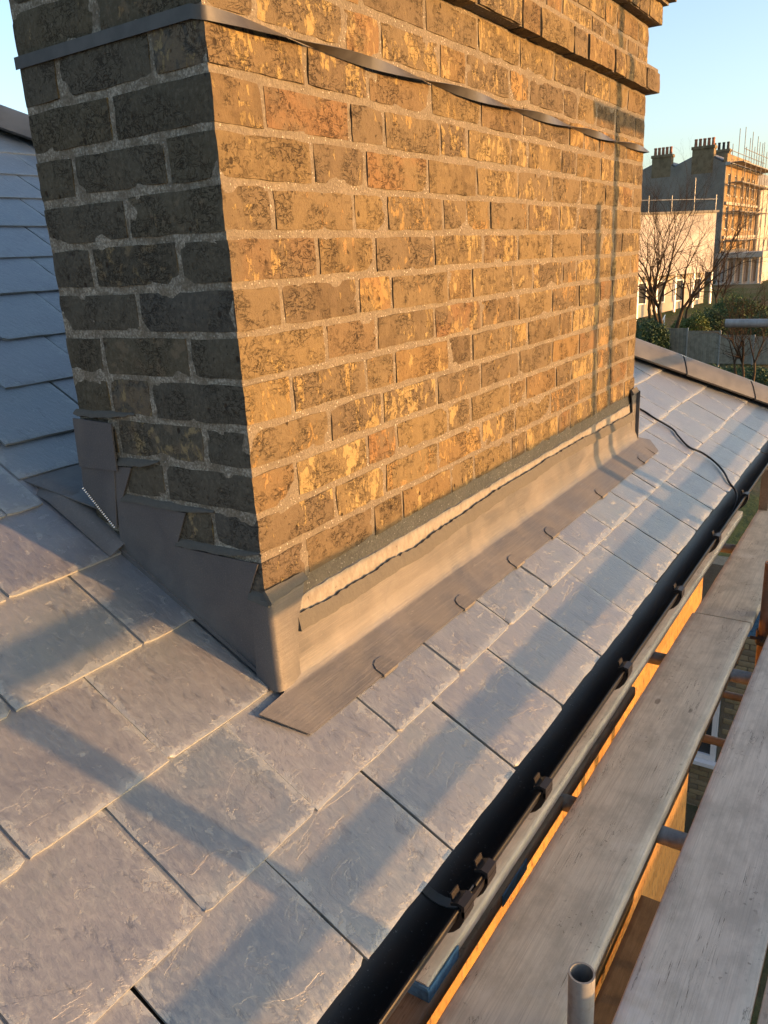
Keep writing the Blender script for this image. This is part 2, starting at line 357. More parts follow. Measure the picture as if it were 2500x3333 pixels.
M['hip'] = mat_plain('clay_hip_tile', (0.098, 0.098, 0.102), 0.5, 0.4, 0, 0.3, 9, 0.15)
M['union'] = mat_plain('dark_hip_union', (0.045, 0.047, 0.05), 0.5)
M['clipmetal'] = mat_plain('bright_clip_metal', (0.55, 0.55, 0.55), 0.25, 0.5, 0.9)
M['solder'] = mat_plain('bright_weld', (0.55, 0.55, 0.56), 0.32, 0.5, 0.6, 0.3, 90)

def set_attr(me, name, vals):
    a = me.attributes.new(name, 'FLOAT', 'CORNER'); a.data.foreach_set('value', vals)

# ------------------------------------------------------------------ ground and house shell
def ground_z(x, y):
    t = min(1, max(0, (x - 52) / 36.0)); return -6.3 + 3.0 * t * t * (3 - 2 * t)
def mat_ground():
    t = NT('rough_grass'); n1 = t.noise(t.co(), 0.25, 6, 0.6); n2 = t.noise(t.co(), 3.0, 6, 0.7)
    col = t.mix(t.step(n1, 0.4, 0.6), (0.055, 0.075, 0.028), (0.095, 0.085, 0.055)); col = t.mix(t.step(n2, 0.4, 0.7, 0, 0.6), col, (0.035, 0.045, 0.02))
    return t.out(col, 0.95, 0.1, normal=t.bump(n2, 0.8, 0.15))
M['ground'] = mat_ground()
xs = [-900, -300, -100, -40] + [i * 8 - 24 for i in range(24)] + [200, 300, 500, 900]; ys = [-900, -300, -100, -50, -25, -10, 0, 10, 20, 30, 45, 70, 100, 200, 400, 900]
gv = [(x, y, ground_z(x, y)) for x in xs for y in ys]
gf = [(i * len(ys) + j, (i + 1) * len(ys) + j, (i + 1) * len(ys) + j + 1, i * len(ys) + j + 1) for i in range(len(xs) - 1) for j in range(len(ys) - 1)]
tag(mesh_obj('ground', gv, gf, M['ground'], smooth=60), kind='structure')

TAN = 0.56; HIPC = 3.650; EAVE = -0.372
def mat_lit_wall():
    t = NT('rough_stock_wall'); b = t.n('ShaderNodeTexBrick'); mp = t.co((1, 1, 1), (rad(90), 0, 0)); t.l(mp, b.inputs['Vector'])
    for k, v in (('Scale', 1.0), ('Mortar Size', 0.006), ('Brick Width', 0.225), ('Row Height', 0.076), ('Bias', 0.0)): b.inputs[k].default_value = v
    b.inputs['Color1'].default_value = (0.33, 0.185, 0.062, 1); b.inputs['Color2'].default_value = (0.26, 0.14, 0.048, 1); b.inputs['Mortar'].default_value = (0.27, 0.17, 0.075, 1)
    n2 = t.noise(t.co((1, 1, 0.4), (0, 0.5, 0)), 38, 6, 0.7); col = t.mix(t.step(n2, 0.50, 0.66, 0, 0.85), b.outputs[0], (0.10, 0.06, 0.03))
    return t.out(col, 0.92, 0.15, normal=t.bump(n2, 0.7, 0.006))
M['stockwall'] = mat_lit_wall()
M['fascia'] = mat_plain('dark_fascia', (0.03, 0.03, 0.03), 0.6)
house = empty('house_wall', 'yellow stock brick house wall below the slate roof, lit orange through the deck gaps', 'wall')
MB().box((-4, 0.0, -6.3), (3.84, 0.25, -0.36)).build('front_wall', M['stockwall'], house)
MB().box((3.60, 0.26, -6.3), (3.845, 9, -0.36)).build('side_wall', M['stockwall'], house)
MB().box((-4, -0.322, -0.40), (3.90, -0.300, -0.232)).build('fascia', M['fascia'], house)
MB().box((-4, -0.298, -0.400), (3.90, 0.0, -0.385)).build('soffit', M['fascia'], house)

# roof: underlay planes plus individual slates
roofo = empty('slate_roof'); tag(roofo, kind='structure')
mu = MB(); o_ = -0.030
mu.add([(-4, EAVE + 0.02, TAN * (EAVE + 0.02) + o_), (HIPC - EAVE - 0.02, EAVE + 0.02, TAN * (EAVE + 0.02) + o_), (HIPC - 4.2, 4.2, TAN * 4.2 + o_), (-4, 4.2, TAN * 4.2 + o_)], [(0, 1, 2, 3)])
mu.add([(HIPC - EAVE - 0.02, EAVE + 0.02, TAN * (EAVE + 0.02) + o_), (HIPC - EAVE - 0.02, 9, TAN * (EAVE + 0.02) + o_), (HIPC - 4.2, 9, TAN * 4.2 + o_), (HIPC - 4.2, 4.2, TAN * 4.2 + o_)], [(0, 1, 2, 3)])
mu.build('underlay', M['fascia'], roofo)
SL_T = 0.0062; GA = 0.212; CS = math.cos(math.atan(TAN)); SN = math.sin(math.atan(TAN))
def slate_mesh(wd, ln, seed):
    """riven slate: local x across, y up the slope from the bottom edge, z out; chipped edges"""
    nx, ny = 12, 12; rr = random.Random(seed); vs = []; ed = []
    yy = [0, 0.006, 0.014, 0.028, 0.05, 0.08, 0.115, 0.15, 0.19, 0.23, 0.27, ln * 0.93, ln]
    xx = [0, 0.005, 0.013, 0.03] + [0.03 + (wd - 0.06) * k / 5 for k in range(1, 5)] + [wd - 0.03, wd - 0.013, wd - 0.005, wd]
    NX = len(xx); NY = len(yy); k = SL_T / GA
    for j, y in enumerate(yy):
        for i, x in enumerate(xx):
            de = min(x, wd - x, y); e = max(0.0, 1 - de / 0.013)
            jx = jy = 0
            if y == 0: jy = 0.0026 * nz((x * 60, seed, 0)) + 0.0012 * nz((x * 220, seed, 3)) + (0.004 * max(0, 1 - x / 0.012) + 0.004 * max(0, 1 - (wd - x) / 0.012)) * (seed % 3)
            if x == 0: jx = 0.0012 * nz((y * 70, seed, 5)) + 0.0008
            if x == wd: jx = 0.0012 * nz((y * 70, seed, 7)) - 0.0008
            chip = max(0.0, 1 - de / 0.0065) * 0.0012 + e * 0.0042 * max(0, nz((x * 38 + seed, y * 38, 1)) - 0.05)
            z = -k * y + 0.0011 * nz((x * 16, y * 10, seed * 1.3)) + 0.0006 * nz((x * 50, y * 50, seed)) - chip
            vs.append(Vector((x + jx, y + jy, z))); ed.append(min(1, max(0, 1 - de / 0.022)))
    n0 = len(vs)
    for v in list(vs):
        b = v.copy(); b.z = min(b.z - 0.0015, -k * v.y - SL_T); vs.append(b)
    fs = []; g = lambda i, j: j * NX + i
    for j in range(NY - 1):
        for i in range(NX - 1): fs.append((g(i, j), g(i + 1, j), g(i + 1, j + 1), g(i, j + 1)))
    for i in range(NX - 1): fs.append((g(i + 1, 0), g(i, 0), g(i, 0) + n0, g(i + 1, 0) + n0))
    for j in range(NY - 1):
        fs.append((g(0, j), g(0, j + 1), g(0, j + 1) + n0, g(0, j) + n0)); fs.append((g(NX - 1, j + 1), g(NX - 1, j), g(NX - 1, j) + n0, g(NX - 1, j + 1) + n0))
    return vs, fs, ed + [3.0] * n0
def make_slate_me(wd, ln, seed):
    vs, fs, ed = slate_mesh(wd, ln, seed); me = bpy.data.meshes.new('slate'); me.from_pydata([tuple(v) for v in vs], [], fs); me.update()
    me.materials.append(M['slate']); set_attr(me, 'edge', [ed[l.vertex_index] for l in me.loops])
    me.polygons.foreach_set('use_smooth', [True] * len(me.polygons)); me.set_sharp_from_angle(angle=rad(40)); return me
def roof_mat(x, y, dz=0.0, yaw=0.0):
    m_ = Matrix(((1, 0, 0, x), (0, CS, -SN, y), (0, SN, CS, TAN * y + dz), (0, 0, 0, 1)))
    return m_ @ Matrix.Rotation(yaw, 4, 'Z')
full = [make_slate_me(0.2468, 0.47, 10 + k) for k in range(10)]
CY = [-0.366, -0.190, -0.005, 0.181, 0.362, 0.532, 0.705, 0.879, 1.052, 1.243, 1.428, 1.61, 1.795, 1.976, 2.158, 2.34]
def hip_clip(me, mw):
    """cut a slate along the hip line, in its own space"""
    bm = bmesh.new(); bm.from_mesh(me); inv = mw.inverted()
    co = inv @ Vector((HIPC - 0.03, 0, 0)); no = (mw.to_3x3().transposed() @ Vector((1, 1, 0))).normalized()
    bmesh.ops.bisect_plane(bm, geom=bm.verts[:] + bm.edges[:] + bm.faces[:], plane_co=co, plane_no=no, clear_outer=True)
    if not bm.faces: bm.free(); return None
    n = bpy.data.meshes.new('slate'); bm.to_mesh(n); bm.free(); n.materials.clear(); n.materials.append(M['slate']); return n
def add_slate(x, y, me=None, dz=0.0):
    global SLN
    yaw = R.uniform(-1, 1) * 0.006
    mw = roof_mat(x + R.uniform(-.0025, .0025), y + R.uniform(-.0035, .0035), dz + R.uniform(0, .0012), yaw)
    me = me or full[R.randrange(10)]
    if (x + 0.25) + (y + 0.43) > HIPC - 0.03:
        me = hip_clip(me, mw)
        if me is None: return
    o = bpy.data.objects.new('slate', me); o.matrix_world = mw; link(o, roofo)
for ci, cy in enumerate(CY):
    off = -0.504 + (0.1235 if ci % 2 else 0)
    for k in range(-4, 20):
        x = off + 0.2505 * k
        if x < -1.3 or x + cy > HIPC: continue
        if -0.02 < cy < 0.6 and x > -0.02 and x + 0.25 < 2.2: continue         # under the chimney
        if cy > 1.0 and x < -0.4: continue
        if ci == 5 and -0.2 < x < -0.06: add_slate(x, cy, make_slate_me(-0.049 - x, 0.47, 91)); continue
        add_slate(x, cy)
for k in range(9):                                                       # short course above the back gutter
    add_slate(-0.047 + 0.2505 * k + (0.148 if k else 0), 0.609, dz=-0.004)
# half-round eaves detail: the doubled under-eaves slates
ue = make_slate_me(0.2485, 0.20, 77)

# hip tiles along the hip, with union strips and bright clips
HD = Vector((-1, 1, TAN)).normalized(); HN = Vector((1, 1, 0)).normalized(); HU = HD.cross(HN) * -1
if HU.z < 0: HU = -HU
def hip_pt(s, a, b): return Vector((HIPC - EAVE + 0.10, EAVE - 0.10, TAN * (EAVE - 0.10))) + HD * s + HN * a + HU * b
prof = [(-0.115, -0.022), (-0.107, -0.010), (-0.060, 0.036), (-0.028, 0.060), (0, 0.066), (0.028, 0.060), (0.060, 0.036), (0.107, -0.010), (0.115, -0.022)]
for k in range(12):
    s0 = 0.450 * k + 0.06; rows = []
    for s in (s0 + 0.006, s0 + 0.12, s0 + 0.3, s0 + 0.444): rows.append([hip_pt(s, a, b + 0.004 * (s0 + 0.45 - s)) for a, b in prof])
    t_ = MB().sheet(rows, 0.014).build('hip_tile', M['hip'], roofo, 40)
    MB().sheet([[hip_pt(s, a * 1.012, b + 0.006) for a, b in prof] for s in (s0 - 0.026, s0 + 0.026)], 0.004).build('union_strip', M['union'], t_, 40)
    MB().sheet([[hip_pt(s, a, b + 0.012) for a, b in prof[3:6]] for s in (s0 - 0.034, s0 + 0.040)], 0.003).build('clip', M['clipmetal'], t_, 40)

# ------------------------------------------------------------------ chimney
LX, WY = 2.19, 0.441
chim = empty('brick_chimney', 'tall yellow stock brick chimney stack, sunlit front and sooty shaded side', 'chimney')
def brick(x0, x1, y0, y1, z0, z1, seed, name='brick'):
    rr = random.Random(seed); j = lambda a: rr.uniform(-a, a)
    px, py = j(0.0012), j(0.0012); x0 += px if x0 > 0.01 else -0.0006 - abs(px); x1 += px * 0.3; z0 += j(0.002); z1 += j(0.002); y0 += rr.uniform(-0.0028, -0.0004) if y0 < 0.01 else j(0.001)
    nx = max(3, int((x1 - x0) / 0.022)); ny = max(3, int((y1 - y0) / 0.03)); nn = 4
    idx = {}; vs = []; fs = []; ns = []
    def vert(i, jj, k):
        key = (i, jj, k)
        if key in idx: return idx[key]
        u, v, q = i / nx, jj / ny, k / nn; p = Vector((x0 + (x1 - x0) * u, y0 + (y1 - y0) * v, z0 + (z1 - z0) * q))
        ex = (i in (0, nx)) + (jj in (0, ny)) + (k in (0, nn))
        c = Vector(((x0 + x1) / 2, (y0 + y1) / 2, (z0 + z1) / 2)); d = p - c
        s = Vector((1 if d.x > 0 else -1, 1 if d.y > 0 else -1, 1 if d.z > 0 else -1))
        if ex >= 2:
            a = 0.0012 + 0.0030 * max(0, nz(p * 26, 1, seed % 7))
            if ex == 3: a *= 1.35
            if i in (0, nx): p.x -= s.x * a
            if jj in (0, ny): p.y -= s.y * a
            if k in (0, nn): p.z -= s.z * a
        am = 0.0021
        p += Vector((nz(p * 21, 1, 3.1 + seed % 5), nz(p * 21, 1, 9.2 + seed % 5), nz(p * 21, 1, 17.3))) * am
        p += Vector((nz(p * 60, 1, 1.7), nz(p * 60, 1, 5.2), nz(p * 60, 1, 7.3))) * 0.0011
        idx[key] = len(vs); vs.append(p); return idx[key]
    soot = []
    for a in range(nx):
        for c in range(nn):
            fs.append((vert(a, 0, c), vert(a + 1, 0, c), vert(a + 1, 0, c + 1), vert(a, 0, c + 1))); soot.append(0)
            fs.append((vert(a, ny, c), vert(a, ny, c + 1), vert(a + 1, ny, c + 1), vert(a + 1, ny, c))); soot.append(0)
        for b in range(ny):
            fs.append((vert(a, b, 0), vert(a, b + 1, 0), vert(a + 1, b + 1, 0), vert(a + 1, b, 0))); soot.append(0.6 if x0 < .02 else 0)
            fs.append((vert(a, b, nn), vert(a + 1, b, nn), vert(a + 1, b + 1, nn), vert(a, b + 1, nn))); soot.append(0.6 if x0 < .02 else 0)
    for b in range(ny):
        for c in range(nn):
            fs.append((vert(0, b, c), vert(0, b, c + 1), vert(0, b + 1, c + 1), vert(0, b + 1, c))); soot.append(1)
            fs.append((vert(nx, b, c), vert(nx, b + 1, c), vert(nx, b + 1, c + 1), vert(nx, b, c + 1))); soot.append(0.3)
    o = mesh_obj(name, vs, fs, M['brick'], chim, 50)
    me = o.data; vals = []
    for pl, s_ in zip(me.polygons, soot): vals += [s_] * pl.loop_total
    set_attr(me, 'soot', vals); return o
FRONT = {
'Y': [0.17, 0.403, 0.631, 0.867, 1.098, 1.325, 1.562, 1.791, 1.978],
'Z': [0.113, 0.346, 0.463, 0.69, 0.81, 1.039, 1.158, 1.398, 1.509, 1.674, 1.863, 2.078],
'A': [0.229, 0.413, 0.647, 0.879, 1.115, 1.445, 1.571, 1.702, 1.868, 1.99],
'B': [0.113, 0.347, 0.461, 0.683, 0.809, 1.04, 1.151, 1.388, 1.509, 1.729, 1.863, 2.08],
'C': [0.23, 0.39, 0.623, 0.851, 1.087, 1.323, 1.551, 1.78, 1.92, 2.086],
'D': [0.113, 0.344, 0.457, 0.685, 0.799, 0.922, 1.152, 1.377, 1.523, 1.743, 1.875, 2.083],
'E': [0.225, 0.408, 0.641, 0.878, 1.087, 1.323, 1.557, 1.751, 1.884, 1.969],
'F': [0.116, 0.341, 0.46, 0.7, 0.819, 1.051, 1.187, 1.41, 1.527, 1.74, 1.867, 2.09],
'G': [0.231, 0.399, 0.632, 0.868, 1.09, 1.328, 1.552, 1.754, 1.882, 2.081],
'H': [0.12, 0.352, 0.459, 0.696, 0.811, 1.042, 1.152, 1.391, 1.5, 1.744, 1.891, 2.094],
'I': [0.223, 0.404, 0.633, 0.857, 1.094, 1.336, 1.561, 1.744, 1.887, 2.09],
'J': [0.113, 0.341, 0.454, 0.682, 0.803, 1.034, 1.142, 1.367, 1.495, 1.746, 1.889, 2.093],
'K': [0.222, 0.399, 0.629, 0.859, 1.067, 1.325, 1.57, 1.746, 1.89, 2.096],
'L': [0.12, 0.347, 0.463, 0.69, 0.812, 1.04, 1.144, 1.392, 1.5, 1.754, 1.894, 2.066]}
SIDE = {'Y': [0.113, 0.34], 'Z': [0.225], 'A': [0.113, 0.34], 'B': [0.221], 'C': [0.11, 0.339], 'D': [0.22], 'E': [0.11, 0.33], 'F': [0.224], 'G': [0.114, 0.338], 'H': [0.223, 0.336], 'I': [0.103, 0.332], 'J': [0.218, 0.33], 'K': [0.106, 0.33], 'L': [0.20, 0.33]}
JT = 0.0046; sd_ = 100; BH = 0.0655
flem = [0.113, 0.346, 0.459, 0.69, 0.803, 1.036, 1.149, 1.38, 1.493, 1.726, 1.84, 2.07]
flem2 = [0.229, 0.342, 0.573, 0.688, 0.92, 1.033, 1.264, 1.378, 1.61, 1.723, 1.955, 2.07]
courses = []
for i, c in enumerate('YZABCDEFGHIJKL'):
    zb = 1.0135 + 0.076 * (2 - i); h = BH
    if c == 'L': zb = 0.1765
    courses.append((FRONT[c], SIDE[c], zb, h, 0.0))
courses += [(flem, [0.225], 1.2375, 0.066, 0.036), (flem2, [0.113, 0.34], 1.3145, 0.060, 0.0), (flem, [0.225], 1.3825, 0.060, 0.0), (flem2, [0.113, 0.34], 1.4500, 0.063, 0.036), (flem, [0.225], 1.5210, 0.062, 0.072)]
for fp, sp, zb, h, pr in courses:
    xs_ = [-pr] + list(fp) + [LX + pr]; dep = 0.103
    for a, b in zip(xs_, xs_[1:]):
        sd_ += 1
        x0 = a + (JT if a > -pr + 1e-6 else 0); x1 = b - (JT if b < LX + pr - 1e-6 else 0)
        y1 = sp[0] - JT if a <= -pr + 1e-6 else dep
        brick(x0, x1, -pr, y1, zb, zb + h, sd_)
    ys_ = list(sp) + [WY + pr]
    for a, b in zip(ys_, ys_[1:]):
        sd_ += 1; brick(-pr, 0.10, a + JT, b - (JT if b < WY + pr - 1e-6 else 0), zb, zb + h, sd_)
# mortar core: rough grid faces a little behind the brick faces
def rough_panel(pts_fn, nu, nv, amp, sc_, seed):
    vs = []; fs = []
    for i in range(nu + 1):
        for j in range(nv + 1): vs.append(pts_fn(i / nu, j / nv))
    for i in range(nu):
        for j in range(nv): fs.append((i * (nv + 1) + j, (i + 1) * (nv + 1) + j, (i + 1) * (nv + 1) + j + 1, i * (nv + 1) + j + 1))
    return vs, fs
core = MB(); RC = 0.0014; ZT = 1.60
def fpt(u, v):
    p = Vector((RC + (LX - 2 * RC) * u, 0, -0.25 + (ZT + 0.25) * v)); a = nz(p * 19, 1, 2) * 0.0020 + nz(p * 75, 1, 4) * 0.0009
    p.y = RC + a; return p
def lpt(u, v):
    p = Vector((0, WY - RC - (WY - 2 * RC) * u, -0.25 + (ZT + 0.25) * v)); a = nz(p * 19, 1, 7) * 0.0022 + nz(p * 75, 1, 9) * 0.0009
    p.x = RC + a; return p
v_, f_2 = rough_panel(fpt, 200, 160, 0, 0, 0); core.add(v_, f_2)
n_front = len(core.f)
v_, f_2 = rough_panel(lpt, 44, 160, 0, 0, 0); core.add(v_, f_2); n_left = len(core.f)
core.box((RC + 0.02, RC + 0.02, -0.25), (LX - RC, WY - RC, ZT))
for z0, z1, pr in ((1.2395, 1.300, 0.0305), (1.452, 1.511, 0.0305), (1.5235, 1.581, 0.067), (1.303, 1.316, 0.030), (1.5125, 1.5215, 0.05), (1.582, 1.60, 0.06)): core.box((-pr, -pr, z0), (LX + pr, WY + pr, z1))
co_ = core.build('mortar_joints', M['mortar'], chim, 60)
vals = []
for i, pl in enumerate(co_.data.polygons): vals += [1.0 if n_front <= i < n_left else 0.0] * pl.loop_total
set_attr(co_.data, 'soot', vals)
# brickwork of the faces turned away (joined: seen from nowhere near)
rear = MB()
for i in range(14):
    z0 = 1.0135 + 0.076 * (2 - i)
    for k in range(9): rear.box((0.01 + 0.24 * k, WY - 0.1, z0), (0.232 + 0.24 * k, WY + 0.001, z0 + BH))
    rear.box((LX - 0.1, 0.115, z0), (LX + 0.001, 0.325, z0 + BH))
ro = rear.build('rear_brickwork', M['brick'], chim); ro['kind'] = 'stuff'
# top: lead cap, flaunching and pots above the frame
MB().cbox((-0.10, -0.10, 1.600), (LX + 0.10, WY + 0.10, 1.622), 0.006).build('cap_course', M['lead'], chim, 40)
# pale foot render, cut off at the rail shadow's edge; mortar above imitates shade
rows = []
for i in range(111):
    x = 0.064 + (LX - 0.014 - 0.064) * i / 110; col_ = []
    top = 0.142 + 0.0035 * nz((x * 13, 0, 3)) + 0.004 * nz((x * 70, 0, 3))
    if x < 0.10: top = 0.105 + (x - 0.064) * 1.2
    for k in range(6):
        z = 0.04 + (top - 0.04) * k / 5; col_.append((x, -0.0022 - 0.0022 * nz((x * 30, 1, z * 40)) - 0.0015 * nz((x * 90, 2, z * 90)), z))
    rows.append(col_)
MB().sheet([list(c) for c in zip(*rows)][::-1], 0.008).build('render_band', M['render'], chim, 50)

# ------------------------------------------------------------------ lead flashing
lead = empty('lead_flashing', 'grey lead flashing dressed around the foot of the chimney', 'flashing')
up_top = [(0.06, 0.100), (0.22, 0.094), (0.50, 0.092), (0.9, 0.108), (1.2, 0.110), (1.55, 0.110), (1.83, 0.100), (2.16, 0.094)]
def lerp(tab, x):
    if x <= tab[0][0]: return tab[0][1]
    for (a, b), (c, d) in zip(tab, tab[1:]):
        if x <= c: return b + (d - b) * (x - a) / (c - a)
    return tab[-1][1]
rows = []
nxp = 90
for i in range(nxp + 1):
    u = i / nxp; x = 2.20 * u; zt = lerp(up_top, x); c = []
    wob = 0.0025 * nz((x * 6, 0, 1)) + 0.0014 * nz((x * 22, 0, 2))
    for q in (1.0, 0.75, 0.5, 0.3, 0.16): c.append((x, -0.0100 + wob * (1 - abs(q - 0.5)) - 0.004 * (1 - q), 0.012 + (zt - 0.012) * q))
    yb = -0.018; c.append((x, yb - 0.002, 0.010))
    for q in (0.0, 0.06, 0.3, 0.55, 0.8, 1.0):
        ye = -0.102 + 0.0006 * nz((x * 9, 0, 5)); y = yb - 0.007 + (ye - yb + 0.007) * q; xl = -0.003 if q == 0 else -0.080 + 0.050 * q; xx_ = xl + (2.20 - xl) * u
        c.append((xx_, y, TAN * y + 0.0070 - 0.0045 * q + 0.0008 * nz((xx_ * 8, y * 30, 3))))
    rows.append(c)
MB().sheet(rows, -0.0025).build('apron', M['lead'], lead, 55)
# left end of the apron tucked round the corner
el = [(-0.004, -0.024), (-0.090, -0.004), (-0.060, -0.056), (-0.030, -0.101), (0.02, -0.103), (0.06, -0.06), (0.05, -0.024)]
def roofp(x, y, dz): return (x, y, TAN * y + dz)
def poly_sheet(name, pts, th, mat, parent, nrm=None):
    pts = [Vector(p) for p in pts]; n = nrm or (pts[1] - pts[0]).cross(pts[2] - pts[0]).normalized()
    if n.z < 0 and abs(n.z) > 0.1: n = -n
    k = len(pts); vs = pts + [p - n * th for p in pts]
    fs = [tuple(range(k)), tuple(range(2 * k - 1, k - 1, -1))] + [(i, (i + 1) % k, (i + 1) % k + k, i + k) for i in range(k)]
    return mesh_obj(name, vs, fs, mat, parent)
poly_sheet('apron_end', [roofp(x, y, 0.0050) for x, y in [(2.165, -0.02), (2.165, -0.103), (2.215, -0.103), (2.275, -0.052), (2.215, -0.012)]], 0.0025, M['lead'], lead)
# corner piece wrapping the front-left corner
rows = []
for z, xr in ((0.170, 0.092), (0.150, 0.086), (0.112, 0.070), (0.085, 0.062), (0.05, 0.056), (0.018, 0.051), (-0.004, 0.050)):
    flare = 0.010 * max(0, 1 - z / 0.10); yo = -0.0170 - flare * 0.8; xo = -0.0085 - flare * 0.5
    arc = [(xo, 0.03), (xo, 0.012), (xo + 0.001, yo + 0.010), (xo + 0.004, yo + 0.003), (xo + 0.012, yo), (0.02, yo + 0.001), (xr * 0.6 + 0.01, yo + 0.002), (xr, yo + 0.003)]
    rows.append([(x, y, z) for x, y in arc])
MB().sheet(rows, 0.0025).build('corner_piece', M['lead'], lead, 60)
# stepped sheet up the left face
XS = -0.0055
step = [(0.002, -0.002), (0.002, 0.166), (0.036, 0.170), (0.004, 0.238), (0.206, 0.240), (0.170, 0.310), (0.345, 0.313), (0.302, 0.383), (0.352, 0.380), (0.372, 0.205), (0.205, 0.116)]
poly_sheet('step_flashing', [(XS, y, z) for y, z in step], 0.0025, M['lead'], lead, Vector((-1, 0, 0)))
poly_sheet('step_flashing', [(XS - 0.004, y, z + 0.002) for y, z in [(-0.014, 0.002), (0.372, 0.212), (0.372, 0.2), (-0.014, -0.006)]], 0.004, M['lead'], lead, Vector((-1, 0, 0)))
poly_sheet('cover_flashing', [(-0.0115, y, z) for y, z in [(0.446, 0.470), (0.333, 0.466), (0.338, 0.374), (0.451, 0.372)]], 0.003, M['lead'], lead, Vector((-1, 0, 0)))
rows = []
for q in range(6):
    z = 0.374 - 0.124 * q / 5; rows.append([(-0.016 - 0.0, 0.349 + 0.022 * q / 5, z), (-0.017, 0.39, z), (-0.016, 0.430, max(z, 0.30 - 0.2 * 0)), (-0.012, 0.452, max(z, 0.325))])
poly_sheet('back_gutter_upstand', [(-0.0075, y, z) for y, z in [(0.449, 0.385), (0.348, 0.385), (0.371, 0.254), (0.385, 0.262), (0.456, 0.330)]], 0.003, M['lead'], lead, Vector((-1, 0, 0)))
# back-gutter side: lead sheet with a rolled edge lying on the slates beside the wall
rows = []
for k in range(13):
    u = k / 12; y = 0.362 + (0.585 - 0.362) * u; kick = 0.020 * u
    zr = TAN * y - 0.016 * max(0, u - 0.75) / 0.25
    wl = 0.0 + 0.05 * u * u
    rows.append([(-0.040 - 0.004 * u, y, zr + 0.0035), (-0.030, y, zr + 0.0065), (-0.018, y - 0.002, zr + 0.0135 + 0.002 * u), (-0.006, y - 0.004, zr + 0.019 + 0.004 * u), (0.004 + wl * 0.4, y - 0.005, zr + 0.019 + 0.004 * (1 - u)), (0.020 + wl, y - 0.006, zr + 0.010 + 0.012 * (1 - u))])
MB().sheet(rows, -0.0025).build('back_gutter_tray', M['lead'], lead, 60)
poly_sheet('back_gutter_tray', [(-0.044, 0.64, TAN * 0.64 - 0.016), (2.2, 0.64, TAN * 0.64 - 0.018), (2.2, 0.43, 0.30), (0.0, 0.43, 0.285)], 0.003, M['lead'], lead)
sw = MB()
for k in range(22):
    u = k / 21; p = Vector((-0.0095, 0.452 - 0.078 * u, 0.327 - 0.071 * u)); sw.tube([p + Vector((0, -0.0012, 0.0012)), p + Vector((-0.002, 0, 0)), p + Vector((0, 0.0012, -0.0012))], [0.0008, 0.0019, 0.0008], 6)
sw.build('weld_bead', M['solder'], lead, 50)
# right-hand end cover
poly_sheet('end_cover', [(x, -0.0125, z) for x, z in [(2.128, 0.186), (2.194, 0.188), (2.197, -0.005), (2.140, -0.005), (2.138, 0.075), (2.150, 0.110), (2.142, 0.150)]], 0.004, M['lead'], lead, Vector((0, -1, 0)))
poly_sheet('end_cover', [(2.198, y, z) for y, z in [(-0.026, 0.186), (0.25, 0.30), (0.25, 0.14), (-0.026, -0.012)]], 0.004, M['lead'], lead, Vector((1, 0, 0)))
# folded retaining clips on the lower edge of the apron
for cx in (0.226, 0.571, 0.863, 1.115, 1.551, 2.038):
    pts = []
    for px_, py_ in [(-0.024, -0.106), (-0.026, -0.088), (-0.020, -0.079), (-0.008, -0.075), (0.010, -0.075), (0.022, -0.080), (0.027, -0.090), (0.027, -0.106)]: pts.append((cx + px_, py_))
    b_ = MB(); n = len(pts)
    top = [Vector(roofp(x, y, 0.0068 + 0.0008 * nz((x * 50, y * 50, 0)))) for x, y in pts]; bot = [Vector(roofp(x, y, 0.0005)) for x, y in pts]
    b_.add(top + bot, [tuple(range(n))[::-1], tuple(range(n, 2 * n))] + [(i, (i + 1) % n, (i + 1) % n + n, i + n) for i in range(n)])
    b_.build('retaining_clip', M['lead'], lead)
# grey mortar pointing over the lead edges
pt = MB()
def pointing(pts_a, pts_b, off, axis):
    """lumpy ribbon between two lines"""
    n = len(pts_a); rows = []
    for i in range(n):
        a, b = Vector(pts_a[i]), Vector(pts_b[i]); c = []
        for q in (0, 0.3, 0.7, 1.0):
            p = a.lerp(b, q); bul = (1 if 0 < q < 1 else 0.3) * off * (1 + 0.5 * nz(p * 40)); c.append(p + axis * bul + Vector((0, 0, 0.002 * nz(p * 60, 1, 3))))
        rows.append(c)
    pt.sheet(rows, 0.008)
A_ = []; B_ = []
for i in range(260):
    x = 0.066 + 2.085 * i / 259; zt = lerp(up_top, x); bt = 0.013 + 0.009 * max(0, nz((x * 4, 3, 0)) + 0.3)
    A_.append((x, -0.0036, zt + 0.011 + 0.006 * nz((x * 9, 0, 0)) + 0.004 * nz((x * 55, 0, 0)) + 0.003 * nz((x * 120, 0, 0)))); B_.append((x, -0.0122, zt - bt + 0.004 * nz((x * 23, 5, 0))))
pointing(A_, B_, 0.0014, Vector((0, -1, 0)))
def seg(p, q, n): return [tuple(Vector(p).lerp(Vector(q), i / (n - 1))) for i in range(n)]
AX = Vector((-1, 0, 0))
